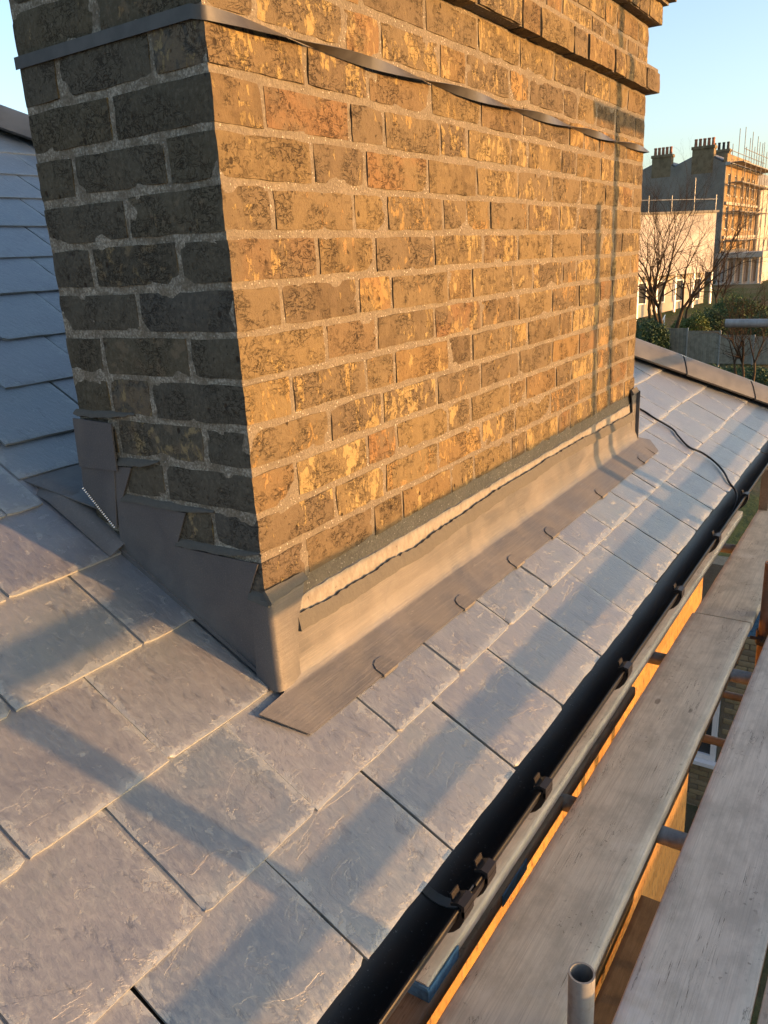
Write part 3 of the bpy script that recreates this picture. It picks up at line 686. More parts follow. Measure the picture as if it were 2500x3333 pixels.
for (y0, z0, y1, z1, wd_) in ((0.207, 0.249, 0.000, 0.254, 0.013), (0.345, 0.320, 0.100, 0.318, 0.012), (0.340, 0.392, 0.228, 0.398, 0.014), (0.446, 0.480, 0.275, 0.483, 0.011), (0.034, 0.178, -0.014, 0.176, 0.018)):
    a = seg((-0.0050, y0, z0 + 0.002), (-0.0050, y1, z1), 14); a = [(0.0012, y, z + 0.004 + 0.002 * nz((y * 50, z * 9, 1))) for x, y, z in a]; b = [(-0.0080 + (0.0 if i < 9 else 0.0012 * (i - 8)), y, z - wd_ * (1.0 if i < 9 else 1.0 - (i - 8) / 7.0) + 0.002 * nz((y * 60, z * 9, 5))) for i, (x, y, z) in enumerate(a)]
    if y1 < 0: b = [(-0.0095, y, z - wd_) for x, y, z in a]
    pointing(a[::-1], b[::-1], 0.0022, AX)
a = seg((-0.008, -0.0012, 0.186), (0.100, -0.0012, 0.182), 10); b = [(x, -0.0160 + 0.004 * i / 9, z - 0.021 + 0.010 * i / 9) for i, (x, y, z) in enumerate(a)]; pointing(a, b, 0.0006, Vector((0, -1, 0)))
a = seg((2.126, -0.004, 0.196), (2.192, -0.004, 0.199), 6); b = [(x, -0.0135, z - 0.018) for x, y, z in a]; pointing(a, b, 0.002, Vector((0, -1, 0)))
pt.build('mortar_pointing', M['pointing'], lead, 60)

# ------------------------------------------------------------------ strap round the stack
st = MB(); rows = []
SW = 0.0095
for y in (0.445, 0.3, 0.15, 0.02): rows.append([(-0.0045, y, 1.083 - SW + 0.0), (-0.0045, y, 1.083 + SW)])
rows.append([(-0.0040, -0.001, 1.078 - SW), (-0.0040, -0.001, 1.078 + SW)])
for i in range(140):
    x = 0.004 + 2.192 * i / 139
    th = (math.pi / 2) * x / 0.236 if x < 0.236 else math.pi / 2 + math.pi * (x - 0.236) / 0.4115
    zc = 1.0775 - 0.0105 * x; yc = -0.0125 + 0.007 * max(0, 1 - x / 0.06)
    rows.append([(x, yc - SW * math.sin(th), zc - SW * math.cos(th)), (x, yc + SW * math.sin(th), zc + SW * math.cos(th))])
for y in (0.02, 0.2, 0.44): rows.append([(2.198, y, 1.054 - SW), (2.198, y, 1.054 + SW)])
so = st.sheet(rows, 0.0009).build('steel_strap', M['strap'], None, 60)
tag(so, 'twisted dark metal strap stretched around the chimney stack', 'strap')

# ------------------------------------------------------------------ gutter
gut = empty('roof_gutter', 'black plastic gutter along the slate eaves', 'gutter')
GC = (-0.3720, -0.2195)
def arc_(r, n=14, a0=0.0, a1=math.pi): return [(GC[0] + r * math.cos(a0 + (a1 - a0) * k / n), GC[1] - r * 0.94 * math.sin(a0 + (a1 - a0) * k / n)) for k in range(n + 1)]
gp = arc_(0.0545) + [(-0.4270, -0.2160), (-0.4298, -0.2162), (-0.4310, -0.2185), (-0.4304, -0.2215), (-0.4291, -0.2220)] + arc_(0.0570)[::-1]
for x0, x1 in ((-1.9, -0.062), (-0.046, 3.2), (3.21, 4.04)): MB().prism(gp, x0, x1).build('channel', M['gutter'], gut, 35)
band = arc_(0.0578, 12)
def bracket(cx, wdt):
    o2 = arc_(0.0680, 12)
    b_ = MB().prism(band + o2[::-1], cx - wdt, cx + wdt)
    b_.prism([(-0.4342, -0.2300), (-0.4395, -0.2310), (-0.4395, -0.2085), (-0.4275, -0.2060), (-0.4150, -0.2120), (-0.4160, -0.2160), (-0.4275, -0.2118), (-0.4342, -0.2140)], cx - wdt, cx + wdt)
    b_.prism([(-0.4155, -0.2140), (-0.4120, -0.1990), (-0.4150, -0.1975), (-0.4185, -0.2120)], cx - wdt * 0.7, cx + wdt * 0.7)
    b_.build('bracket', M['clip'], gut)
for cx in (0.234, 0.737, 1.241, 1.745, 2.276, 2.962, 3.6, -0.60): bracket(cx, 0.0165)
bracket(-0.088, 0.0155); bracket(-0.008, 0.0155)
MB().prism(arc_(0.0578, 12) + arc_(0.0630, 12)[::-1], -0.0715, -0.0245).build('union', M['clip'], gut)
MB().prism(arc_(0.0520, 12) + arc_(0.0543, 12)[::-1], -0.0635, -0.0445).build('seal', M['seal'], gut)

# ------------------------------------------------------------------ cable
cp = [(2.30, 0.42, .26), (2.42, 0.20, .118), (2.551, 0.084, 0.05), (2.550, 0.002, 0.006), (2.556, -0.071, -0.036), (2.508, -0.108, -0.054), (2.460, -0.164, -0.086), (2.478, -0.216, -0.112), (2.470, -0.268, -0.143), (2.414, -0.317, -0.168), (2.345, -0.352, -0.190), (2.32, -0.382, -0.215), (2.27, -0.398, -0.235), (2.20, -0.398, -0.262), (2.13, -0.385, -0.285), (2.075, -0.36, -0.290), (2.02, -0.345, -0.300)]
def catmull(P, n=8):
    P = [Vector(p) for p in P]; out = []
    for i in range(len(P) - 1):
        p0, p1, p2, p3 = P[max(i - 1, 0)], P[i], P[i + 1], P[min(i + 2, len(P) - 1)]
        for k in range(n):
            t = k / n; out.append(0.5 * ((2 * p1) + (p2 - p0) * t + (2 * p0 - 5 * p1 + 4 * p2 - p3) * t * t + (-p0 + 3 * p1 - 3 * p2 + p3) * t ** 3))
    return out + [P[-1]]
tag(MB().tube(catmull(cp), 0.0042, 8).build('cable', M['cable'], None, 80), 'thin black cable looping over the slates into the gutter', 'cable')

# ------------------------------------------------------------------ scaffold
DZ = -0.70
def board(x0, x1, y0, y1, z1, mat, label, seed=0, twist=0.0):
    b_ = MB(); n = 40; rows_t = []; ny = 8; rr = random.Random(seed)
    vs = []; fs = []; prof_ = []
    w_ = y1 - y0; c = 0.004
    ring = [(0, -0.038 + c), (0, -c), (c * 0.4, -c * 0.35), (c, 0)] + [(w_ * k / 8, 0) for k in range(1, 8)] + [(w_ - c, 0), (w_ - c * 0.4, -c * 0.35), (w_, -c), (w_, -0.038 + c), (w_ - c, -0.038), (c, -0.038)]
    k = len(ring)
    for i in range(n + 1):
        x = x0 + (x1 - x0) * i / n; sx = c if i == 0 else (-c if i == n else 0)
        for j, (a, b) in enumerate(ring):
            p = Vector((x, y0 + a, z1 + b)); q = 0.0012 * nz((x * 9, a * 30, seed)) + 0.002 * nz((x * 1.3, seed, a * 3)) + twist * (x - x0) * (a - w_ / 2)
            e = 0.0014 * nz((x * 5, seed, 4)) + 0.0008 * nz((x * 25, seed, 4)) 
            p.z += q; p.y += e; vs.append(p)
    for i in range(n):
        for j in range(k): fs.append((i * k + j, (i + 1) * k + j, (i + 1) * k + (j + 1) % k, i * k + (j + 1) % k))
    fs.append(tuple(range(k))); fs.append(tuple(range(n * k, n * k + k))[::-1])
    o = mesh_obj('scaffold_board', vs, fs, mat, None, 45)
    return tag(o, label, 'scaffold board', 'planks of the scaffold deck')
bi = board(0.118, 3.60, -0.226, -0.003, DZ, M['board3'], 'narrow-looking inner scaffold plank half hidden under the gutter, blue painted end', 3)
# blue painted end and edge of the inner board
bb = MB(); bb.box((0.112, -0.229, DZ - 0.040), (0.1185, -0.004, DZ - 0.004)); bb.box((0.112, -0.2315, DZ - 0.040), (0.245, -0.2285, DZ - 0.008)); bb.build('painted_end', M['blue'], bi)
bl_ = board(-1.6, 1.55, -0.236, -0.012, DZ - 0.040, M['timber'], 'brown lower plank lying beneath the blue-ended inner plank', 4)
MB().box((0.455, -0.2395, DZ - 0.077), (0.60, -0.2368, DZ - 0.044)).build('blue_paint_mark', M['blue'], bl_)
board(-1.7, 2.165, -0.503, -0.283, DZ, M['board'], 'broad weathered plank between the two open gaps, dark speckles on it', 5)
board(-1.75, 2.10, -0.498, -0.290, DZ - 0.041, M['timber'], 'darker plank doubled up under the broad weathered plank', 7)
board(2.170, 4.60, -0.507, -0.292, DZ + 0.001, M['board3'], 'far dusty plank continuing the middle row past the butt joint', 6)
board(-1.9, 2.35, -0.800, -0.575, DZ, M['board2'], 'silvery plank with long cracks at the lower right', 8)
board(2.36, 4.6, -0.800, -0.575, DZ, M['board'], 'outer plank beyond the rusty upright tube', 12)
board(-1.9, 2.9, -1.036, -0.813, DZ, M['board'], 'plank at the bottom right corner, outside the silvery one', 9)
board(-1.9, 2.9, -1.27, -1.048, DZ, M['board2'], 'outermost plank of the deck next to the toe board', 10)
tb = MB().cbox((-1.9, -1.338, DZ + 0.0), (4.2, -1.300, DZ + 0.205), 0.003).build('toe_board', M['board'])
tag(tb, 'upright toe board along the outer edge of the deck', 'toe board')
def tube_thing(name, p, q, label, cat='scaffold tube', mat='galv', hollow=True, group=None):
    o = MB().pipe(p, q).build(name, M[mat], None, 40) if hollow else MB().tube([p, q], 0.02415, 16).build(name, M[mat], None, 40)
    return tag(o, label, cat, group)
s1 = tube_thing('scaffold_standard', (0.157, -0.537, -6.3), (0.157, -0.537, -0.530), 'short open-topped galvanised upright poking through the deck at the bottom edge')
s2 = tube_thing('scaffold_standard', (2.285, -0.545, -6.3), (2.265, -0.545, -0.475), 'rusty upright tube rising through the deck at the right edge', mat='rusty')
def coupler(parent, x, y, z, ax):
    b_ = MB(); b_.pipe((x, y, z - 0.028), (x, y, z + 0.028), 0.033, 0.0245, 20); b_.tube([(x - 0.03, y - 0.035, z), (x - 0.03, y + 0.05, z)], 0.007, 8); b_.cbox((x - 0.062, y - 0.012, z - 0.014), (x - 0.02, y + 0.022, z + 0.014), 0.003); b_.tube([(x - 0.09, y, z + 0.006), (x - 0.05, y, z + 0.006)], 0.009, 8)
    b_.build('coupler', M['union'], parent, 40)
coupler(s2, 2.277, -0.545, -0.80, 0); coupler(s1, 0.157, -0.537, -0.80, 0)
M['shadeplank'] = mat_wood('shade_dark_plank', (0.060, 0.056, 0.044), (0.085, 0.078, 0.060), (0.035, 0.032, 0.026))  # dark tone stands in for the shade deep in the deck gap
board(0.2, 2.62, -0.262, -0.035, -2.62, M['shadeplank'], 'added lower plank, painted dark to stand for shade deep in the gap beside the open stub', 13)
for nm, x, z, y0, y1, lab in (('scaffold_transom', 0.877, -0.7635, -1.55, 0.0 - 0.02, 'blue-grey cross tube under the planks nearest the open stub'), ('scaffold_transom', 1.835, -0.7645, -1.55, -0.02, 'dark thick cross tube under the planks near the rusty upright'), ('scaffold_transom', 3.15, -0.7645, -1.55, -0.02, 'far cross tube carrying the end of the deck'), ('scaffold_transom', 3.86, -2.0, -1.55, -0.06, 'lower cross tube crossing above the white window head'), ('scaffold_transom', 3.31, -2.0, -1.55, -0.06, 'lower cross tube crossing the white window sill')):
    tube_thing(nm, (x, y0, z), (x, y1, z), lab, mat='galv' if z > -1 else 'shadetube')
for nm, p, q, lab in (('scaffold_ledger', (-2.2, -0.595, -0.815), (4.4, -0.595, -0.815), 'inner ledger tube running under the deck'), ('guard_rail', (-2.4, -1.40, 0.290), (4.2, -1.40, 0.290), 'upper guard rail on the outer side of the scaffold'), ('guard_rail', (-2.4, -1.40, -0.052), (4.2, -1.40, -0.052), 'lower guard rail on the outer side of the scaffold'), ('scaffold_standard', (0.10, -1.452, -6.3), (0.10, -1.452, 1.3), 'outer upright nearest the photographer'), ('scaffold_standard', (2.152, -1.452, -6.3), (2.152, -1.452, 1.00), 'shorter outer upright opposite the far end of the chimney'), ('scaffold_standard', (2.315, -1.452, -6.3), (2.315, -1.452, 2.1), 'tall outer upright opposite the far end of the chimney'), ('guard_rail', (2.06, -1.40, 1.262), (4.2, -1.40, 1.262), 'high guard rail beyond the tall outer upright')):
    tube_thing(nm, p, q, lab)
tube_thing('scaffold_tube', (4.074, 0.028, 0.274), (4.074 + 0.12, -1.50, 0.262), 'galvanised tube end jutting in from the right above the hip')
tb2 = MB().cbox((3.66, -0.34, -0.70), (3.74, -0.294, -0.47), 0.004).build('timber_block', M['timber']); tag(tb2, 'stub of brown timber standing on the deck at the right edge', 'timber')

# ------------------------------------------------------------------ neighbouring wing with window, seen down through the gap
NXW = 8.4
wing = empty('neighbour_wall', 'yellow brick neighbouring wall with a white window, seen down between the planks', 'wall')
M['wingmortar'] = mat_mortar('wing_mortar', (0.16, 0.14, 0.105), (0.21, 0.185, 0.14), False)
def mat_wingbrick():
    t = NT('yellow_wing_brick'); c = t.ramp(t.rand(), [(0, (0.24, 0.195, 0.115)), (0.4, (0.30, 0.245, 0.145)), (0.7, (0.26, 0.215, 0.14)), (0.9, (0.19, 0.16, 0.11)), (1, (0.22, 0.17, 0.10))])
    n1 = t.noise(t.co(rnd=5), 30, 5, 0.6); return t.out(t.mix(t.step(n1, 0.45, 0.75, 0, 0.45), c, (0.12, 0.10, 0.07)), 0.9, 0.2, normal=t.bump(n1, 0.5, 0.004))
M['wingbrick'] = mat_wingbrick(); M['upvc'] = mat_plain('white_window_plastic', (0.72, 0.73, 0.75), 0.35, 0.4, 0, 0.06)
t_ = NT('dark_window_glass'); M['glass'] = t_.out((0.05, 0.055, 0.06), 0.06, 0.6)
MB().box((NXW, -3.0, -6.6), (NXW + 0.3, 0.54, -2.9)).box((NXW, 0.54, -6.6), (NXW + 0.3, 1.75, -5.62)).box((NXW, 0.54, -4.30), (NXW + 0.3, 1.75, -2.9)).box((NXW, 1.75, -6.6), (NXW + 0.3, 6, -2.9)).build('wall', M['wingmortar'], wing)
bmx = MB().cbox((-0.012, -0.1065, -0.032), (0.02, 0.1065, 0.032), 0.004); bs = bmx.build('brick', M['wingbrick'], wing, 40); bme = bs.data; first = True; nb = 0
for i in range(40):
    z = -3.50 - 0.076 * i
    for k in range(8):
        y = -0.62 + 0.2255 * k + (0.113 if i % 2 else 0)
        if y + 0.1 > 0.54 and y - 0.1 < 1.75 and -5.66 < z < -4.27: continue
        if y > 1.2: continue
        if first: o = bs; first = False
        else: o = bpy.data.objects.new('brick', bme); link(o, wing)
        o.location = (NXW, y + R.uniform(-.004, .004), z); nb += 1
        if nb > 285: break
    if nb > 285: break
wf = MB()
for a, b in (((NXW - 0.02, 0.55, -5.56), (NXW + 0.06, 0.62, -4.33)), ((NXW - 0.02, 0.62, -5.56), (NXW + 0.06, 1.70, -5.49)), ((NXW - 0.02, 0.62, -4.40), (NXW + 0.06, 1.70, -4.33)), ((NXW - 0.01, 0.62, -4.92), (NXW + 0.05, 1.70, -4.87)), ((NXW - 0.02, 1.70, -5.56), (NXW + 0.06, 1.75, -4.33))): wf.box(a, b)
wo = wf.build('window', M['upvc'], wing); MB().cbox((NXW - 0.10, 0.50, -5.62), (NXW + 0.06, 1.80, -5.565), 0.006).build('sill', M['upvc'], wo); MB().box((NXW + 0.02, 0.62, -5.49), (NXW + 0.03, 1.70, -4.40)).build('pane', M['glass'], wo)
rows = []
for i in range(6): rows.append([(7.5 + 0.04 * math.sin(i * 1.3 + j), 0.02 + 0.09 * j - 0.012 * i * (j == 0), -2.55 - 0.16 * i + 0.02 * math.sin(j)) for j in range(4)])
tag(MB().sheet(rows, 0.003).build('blue_tarpaulin', M['blue'], None, 60), 'strip of blue tarpaulin hanging beside the rusty upright', 'tarpaulin')
# unseen house added over the way, its ridge set to shade the lower wall
oh = empty('added_shade_house', 'unseen brick house added behind the photographer to shade the lower wall', 'house', (8, -17, -6.3))
MB().box((-6, -22, -6.3), (22, -16, -3.2)).build('wall', M['stockwall'], oh)
MB().add([(-6.4, -22.4, -3.2), (22.4, -22.4, -3.2), (22.4, -15.6, -3.2), (-6.4, -15.6, -3.2), (-6.4, -19, -0.95), (22.4, -19, -0.95)], [(0, 1, 5, 4), (2, 3, 4, 5), (0, 4, 3), (1, 2, 5), (0, 3, 2, 1)]).build('roof', M['slate'], oh)

# ------------------------------------------------------------------ far background
CX, CYY, CZ = -0.947, -0.903, 0.7314
def at(b, d, t=0.0): return Vector((CX + d * math.cos(rad(b)), CYY + d * math.sin(rad(b)), CZ + t * d))
M['gable'] = mat_plain('dark_rendered_gable', (0.20, 0.188, 0.165), 0.9, 0.1, 0, 0.25, 0.6)
M['facade'] = mat_plain('far_yellow_brick', (0.26, 0.185, 0.105), 0.9, 0.1, 0, 0.25, 1.5)
M['stucco'] = mat_plain('cream_stucco', (0.40, 0.365, 0.315), 0.85, 0.1, 0, 0.15, 0.9)
M['whitewall'] = mat_plain('white_painted_wall', (0.47, 0.44, 0.41), 0.85, 0.1, 0, 0.35, 0.5)
M['farslate'] = mat_plain('far_slate', (0.17, 0.175, 0.19), 0.7, 0.2, 0, 0.2, 1)
M['pot'] = mat_plain('clay_pot', (0.30, 0.135, 0.080), 0.8, 0.2, 0, 0.3, 3)
M['darkpot'] = mat_plain('dark_pot', (0.05, 0.045, 0.042), 0.8)
M['stack'] = mat_plain('far_stack_brick', (0.19, 0.15, 0.095), 0.9, 0.1, 0, 0.35, 2)
M['farwood'] = mat_plain('far_scaffold_plank', (0.34, 0.29, 0.22), 0.85, 0.1, 0, 0.2, 2)
GX = 92.3
ter = empty('terrace_house', 'tall terrace house with dark gable end, two big chimney stacks and a lit front', 'house', (GX, 17.5, -3.4))
prof_g = [(17.5, -3.6), (17.5, 8.35), (17.9, 8.45), (19.8, 9.55), (22.6, 8.40), (24.0, 9.15), (26.4, 8.15), (29.5, 6.9), (29.5, -3.6)]
MB().prism(prof_g[:], GX, GX + 0.4).build('gable_wall', M['gable'], ter)
def front_openings(x0, x1, y, z0, z1, wins, th, name, mat, parent, frame_mat):
    """wall facing -y with recessed window openings"""
    xs_ = sorted({x0, x1} | {a for w_ in wins for a in (w_[0], w_[1])}); zs_ = sorted({z0, z1} | {a for w_ in wins for a in (w_[2], w_[3])})
    b_ = MB()
    for xa, xb in zip(xs_, xs_[1:]):
        for za, zb in zip(zs_, zs_[1:]):
            if any(w_[0] <= xa and xb <= w_[1] and w_[2] <= za and zb <= w_[3] for w_ in wins): continue
            b_.box((xa, y, za), (xb, y + th, zb))
    b_.build(name, mat, parent)
    for w_ in wins:
        f_ = MB(); fw = 0.09
        f_.box((w_[0], y + 0.12, w_[2]), (w_[0] + fw, y + 0.2, w_[3])); f_.box((w_[1] - fw, y + 0.12, w_[2]), (w_[1], y + 0.2, w_[3])); f_.box((w_[0] + fw, y + 0.12, w_[2]), (w_[1] - fw, y + 0.2, w_[2] + fw)); f_.box((w_[0] + fw, y + 0.12, w_[3] - fw), (w_[1] - fw, y + 0.2, w_[3])); zm = (w_[2] + w_[3]) / 2; f_.box((w_[0] + fw, y + 0.12, zm - 0.04), (w_[1] - fw, y + 0.2, zm + 0.04))
        fo = f_.build('window', frame_mat, parent); MB().box((w_[0] + fw, y + 0.15, w_[2] + fw), (w_[1] - fw, y + 0.17, w_[3] - fw)).build('pane', M['glass'], fo); MB().box((w_[0] - 0.15, y - 0.12, w_[2] - 0.16), (w_[1] + 0.15, y + 0.1, w_[2] - 0.002)).build('sill', M['stucco'], fo)
wins = [(GX + c, GX + c + 1.3, z, z + h) for z, h in ((5.3, 2.1), (1.9, 2.3), (-1.2, 2.0)) for c in (1.6, 5.2, 8.8, 12.4, 16.0)]
front_openings(GX + 0.42, GX + 19.5, 17.5, -3.6, 8.35, wins, 0.35, 'front_wall', M['facade'], ter, M['upvc'])
MB().cbox((GX - 0.05, 17.05, 8.05), (GX + 19.6, 17.55, 8.40), 0.05).build('cornice', M['stucco'], ter); MB().box((GX + 0.1, 17.42, 8.42), (GX + 13.0, 17.75, 9.2)).build('parapet', M['facade'], ter)
MB().cbox((GX + 0.45, 17.25, 4.30), (GX + 19.6, 17.495, 4.60), 0.04).build('string_course', M['stucco'], ter); MB().cbox((GX + 0.45, 17.25, 0.90), (GX + 19.6, 17.495, 1.20), 0.04).build('string_course', M['stucco'], ter)
MB().add([(GX + 0.5, 16.0, -1.35), (GX + 14, 16.0, -1.35), (GX + 14, 17.5, -0.25), (GX + 0.5, 17.5, -0.25), (GX + 0.5, 16.0, -1.45), (GX + 14, 16.0, -1.45)], [(0, 1, 2, 3), (0, 4, 5, 1)]).build('lean_to_roof', M['farslate'], ter)
for a, b in (((17.9, 8.50), (19.8, 9.60)), ((19.8, 9.60), (22.6, 8.45)), ((22.6, 8.45), (24.0, 9.2)), ((24.0, 9.2), (29.6, 6.95))): MB().prism([a, b, (b[0], b[1] + 0.12), (a[0], a[1] + 0.12)], GX + 0.3, GX + 19.5).build('roof_slope', M['farslate'], ter)
def stack(y0, y1, x0, zt, n, pot, hp, parent):
    k = MB().cbox((x0, y0, 7.5), (x0 + 1.0, y1, zt - 0.3), 0.03).cbox((x0 - 0.1, y0 - 0.1, zt - 0.3), (x0 + 1.1, y1 + 0.1, zt), 0.04).build('chimney_stack', M['stack'], parent)
    for i in range(n):
        y = y0 + (y1 - y0) * (i + 0.5) / n; MB().tube([(x0 + 0.5, y, zt), (x0 + 0.5, y, zt + hp * 0.8), (x0 + 0.5, y, zt + hp * 0.82), (x0 + 0.5, y, zt + hp)], [0.17, 0.14, 0.17, 0.16], 10).build('chimney_pot', M[pot], k, 40)
stack(23.0, 25.0, GX - 0.02, 9.75, 5, 'pot', 0.75, ter); stack(18.75, 20.9, GX - 0.02, 10.15, 5, 'pot', 0.75, ter); stack(19.9, 21.9, GX + 13.5, 10.9, 4, 'darkpot', 0.8, ter)
# next house in the row, cream and lower
nh = empty('cream_house', 'lower cream stuccoed house beyond the scaffolded front, dark flat roof', 'house', (GX + 20, 17.2, -3.4))
front_openings(GX + 19.8, GX + 36, 17.2, -3.6, 7.0, [(GX + 21.5 + c, GX + 22.6 + c, z, z + 2.2) for z in (2.3, -1.5) for c in (0, 3.4, 6.8, 10.2)], 0.35, 'front_wall', M['stucco'], nh, M['upvc'])
MB().box((GX + 19.8, 17.56, -3.6), (GX + 36, 27, 6.9)).build('body', M['gable'], nh); MB().box((GX + 20.2, 17.8, 7.02), (GX + 36, 26, 8.5)).build('roof', M['farslate'], nh); MB().cbox((GX + 19.8, 16.9, 6.6), (GX + 36.1, 17.19, 6.95), 0.04).build('cornice', M['stucco'], nh)
M['fartube'] = mat_plain('far_tube', (0.17, 0.165, 0.155), 0.6)
# scaffold on the terrace front
fs_ = empty('facade_scaffold', 'tall tube scaffold standing against the lit terrace front', 'scaffold', (GX + 9, 16.0, -3.4))
for i, x in enumerate((0.3, 3.4, 6.5, 9.6, 12.7, 15.8, 18.9)):
    for y in (15.7, 17.0):
        MB().tube([(GX + x, y, -3.6), (GX + x, y, 10.2 + R.uniform(-0.6, 1.6) + (1.5 if i == 2 else 0))], 0.035, 6).build('standard', M['fartube'], fs_)
for z in (-1.5, 0.7, 3.5, 6.3, 8.2, 9.4):
    for y in (15.7, 17.0): MB().tube([(GX - 0.6, y, z), (GX + 20.0, y, z + R.uniform(-.1, .1))], 0.035, 6).build('ledger', M['fartube'], fs_)
    if z in (0.7, 3.5, 6.3, -1.5, 8.2): MB().box((GX - 0.4, 15.7, z + 0.05), (GX + 19.6, 16.9, z + 0.11)).build('platform', M['farwood'], fs_)
for x in (0.3, 6.5, 12.7): MB().tube([(GX + x, 15.65, -3.4), (GX + x + 6.2, 15.65, 3.5)], 0.035, 6).build('brace', M['fartube'], fs_)
ld = empty('ladder', 'thin access ladder tied to the far end of the terrace scaffold', 'ladder', (GX + 17, 15.5, 6.3))
for o_x in (0, 0.45): MB().tube([(GX + 16.5 + o_x, 15.4, 6.3), (GX + 16.8 + o_x, 15.6, 11.4)], 0.035, 6).build('rail', M['fartube'], ld)
for k in range(14): MB().tube([(GX + 16.5 + 0.022 * k, 15.4 + 0.014 * k, 6.6 + 0.34 * k), (GX + 16.95 + 0.022 * k, 15.4 + 0.014 * k, 6.6 + 0.34 * k)], 0.02, 5).build('rung', M['fartube'], ld)
# columned porch below the scaffold
po = empty('columned_porch', 'white porch with a row of pale columns below the scaffolded front', 'porch', (86, 14.5, -3.3))
MB().box((86.8, 12.4, -3.6), (91.5, 16.3, -0.7)).build('rear_wall', M['whitewall'], po); MB().cbox((85.3, 12.2, -0.95), (91.6, 16.5, -0.45), 0.05).build('entablature', M['stucco'], po); MB().box((85.3, 12.2, -3.8), (91.6, 16.5, -3.35)).build('plinth', M['stucco'], po)
for k in range(6): MB().tube([(85.6, 12.6 + 0.71 * k, -3.35), (85.6, 12.6 + 0.71 * k, -3.2), (85.6, 12.6 + 0.71 * k, -3.18), (85.6, 12.6 + 0.71 * k, -1.1), (85.6, 12.6 + 0.71 * k, -0.95)], [0.20, 0.20, 0.15, 0.13, 0.19], 12).build('column', M['stucco'], po, 40)
for k in range(5): MB().box((86.72, 12.75 + 0.71 * k, -3.2), (86.79, 13.1 + 0.71 * k, -1.3)).build('pane', M['glass'], po)
# white two-storey wing, lit, in front of the gable
A2 = Vector((62.5, 20.8, 0)); B2 = Vector((73.5, 14.25, 0)); dv = (B2 - A2).normalized(); nv = Vector((-dv.y, dv.x, 0)); nv = nv if nv.dot(Vector((-0.5, -0.86, 0))) > 0 else -nv
LN = (B2 - A2).length
def on(u, o_, z): p = A2 + dv * u + nv * o_; return (p.x, p.y, z)
def obox(b_, u0, u1, o0, o1, z0, z1):
    b_.add([on(u0, o0, z0), on(u1, o0, z0), on(u1, o1, z0), on(u0, o1, z0), on(u0, o0, z1), on(u1, o0, z1), on(u1, o1, z1), on(u0, o1, z1)], [(0, 3, 2, 1), (4, 5, 6, 7), (0, 1, 5, 4), (1, 2, 6, 5), (2, 3, 7, 6), (3, 0, 4, 7)]); return b_
wb = empty('white_wing', 'low white rendered wing behind the bare tree, lit by the sun', 'building', on(LN / 2, 0, -4.4))
obox(MB(), 0, LN, -5, 0, -1.75, 3.0).build('upper_wall', M['whitewall'], wb); obox(MB(), 0, LN, -5, -0.8, -5.2, -1.75).build('lower_wall', M['stucco'], wb); obox(MB(), -0.15, LN + 0.15, -5.1, 0.15, 3.0, 3.18).build('parapet', M['gable'], wb)
for k in range(6):
    u = 1.0 + k * 2.05
    w2 = obox(MB(), u, u + 1.1, -0.79, -0.72, -4.0, -2.2).build('window', M['upvc'], wb); obox(MB(), u + 0.1, u + 1.0, -0.715, -0.70, -3.9, -2.3).build('pane', M['glass'], w2)
    obox(MB(), u + 1.5, u + 1.65, -0.16, -0.02, -5.2, -1.76).build('post', M['upvc'], wb)
rl = empty('roof_edge_rail', 'tube guard rail along the top of the white wing', 'railing', on(LN / 2, 0, 3.2))
for k in range(6): MB().tube([on(0.4 + k * 2.45, 0, 3.18), on(0.4 + k * 2.45, 0, 4.4 + (1.3 if k == 4 else 0))], 0.03, 6).build('post', M['galv'], rl)
MB().tube([on(0, 0, 4.1), on(LN, 0, 4.05)], 0.03, 6).build('rail', M['galv'], rl)
# garden steps with hand rails
gs = empty('garden_steps', 'stone steps with pale hand rails at the left of the white wing', 'steps', at(15.4, 60))
c_ = at(15.5, 60)
for k in range(5): MB().box((c_.x - 1.2 + 0.35 * k, c_.y - 1.1, ground_z(c_.x, c_.y)), (c_.x + 2, c_.y + 1.0, ground_z(c_.x, c_.y) + 0.22 * (k + 1))).build('step', M['stucco'], gs)
for sy in (-1.1, 1.0):
    zb = ground_z(c_.x, c_.y); MB().tube([(c_.x - 1.2, c_.y + sy, zb + 1.0), (c_.x + 1.0, c_.y + sy, zb + 2.1)], 0.035, 6).build('hand_rail', M['upvc'], gs)
    for k in range(3): MB().tube([(c_.x - 1.1 + k, c_.y + sy, zb), (c_.x - 1.1 + k, c_.y + sy, zb + 1.03 + 0.5 * k)], 0.03, 6).build('baluster', M['upvc'], gs)
# fence
M['fencewood'] = mat_plain('grey_fence_board', (0.255, 0.228, 0.178), 0.9, 0.1, 0, 0.3, 4, 0.3); M['concrete'] = mat_plain('concrete_post', (0.27, 0.265, 0.25), 0.9, 0.1, 0, 0.15, 6)
fen = empty('garden_fence', 'grey timber panel fence with concrete posts below the hedge', 'fence', (48.8, 9, -6.3))
fy_ = 13.9; tops = [-4.12, -4.12, -4.27, -4.50, -4.58, -4.60, -4.62]
for k, tp in enumerate(tops):
    y1 = 14.0 - 1.83 * k + 0.0; y0 = y1 - 1.75; b_ = MB()
    for j in range(15):
        ya = y0 + 0.117 * j; b_.box((48.80 + 0.012 * (j % 2), ya, -6.1), (48.83 + 0.012 * (j % 2), ya + 0.112, tp + R.uniform(-.012, .012)))
    b_.box((48.79, y0, tp), (48.87, y1, tp + 0.035)); b_.build('panel', M['fencewood'], fen)
    MB().cbox((48.76, y0 - 0.085, -6.35), (48.88, y0 - 0.004, tp + 0.06), 0.01).build('post', M['concrete'], fen)
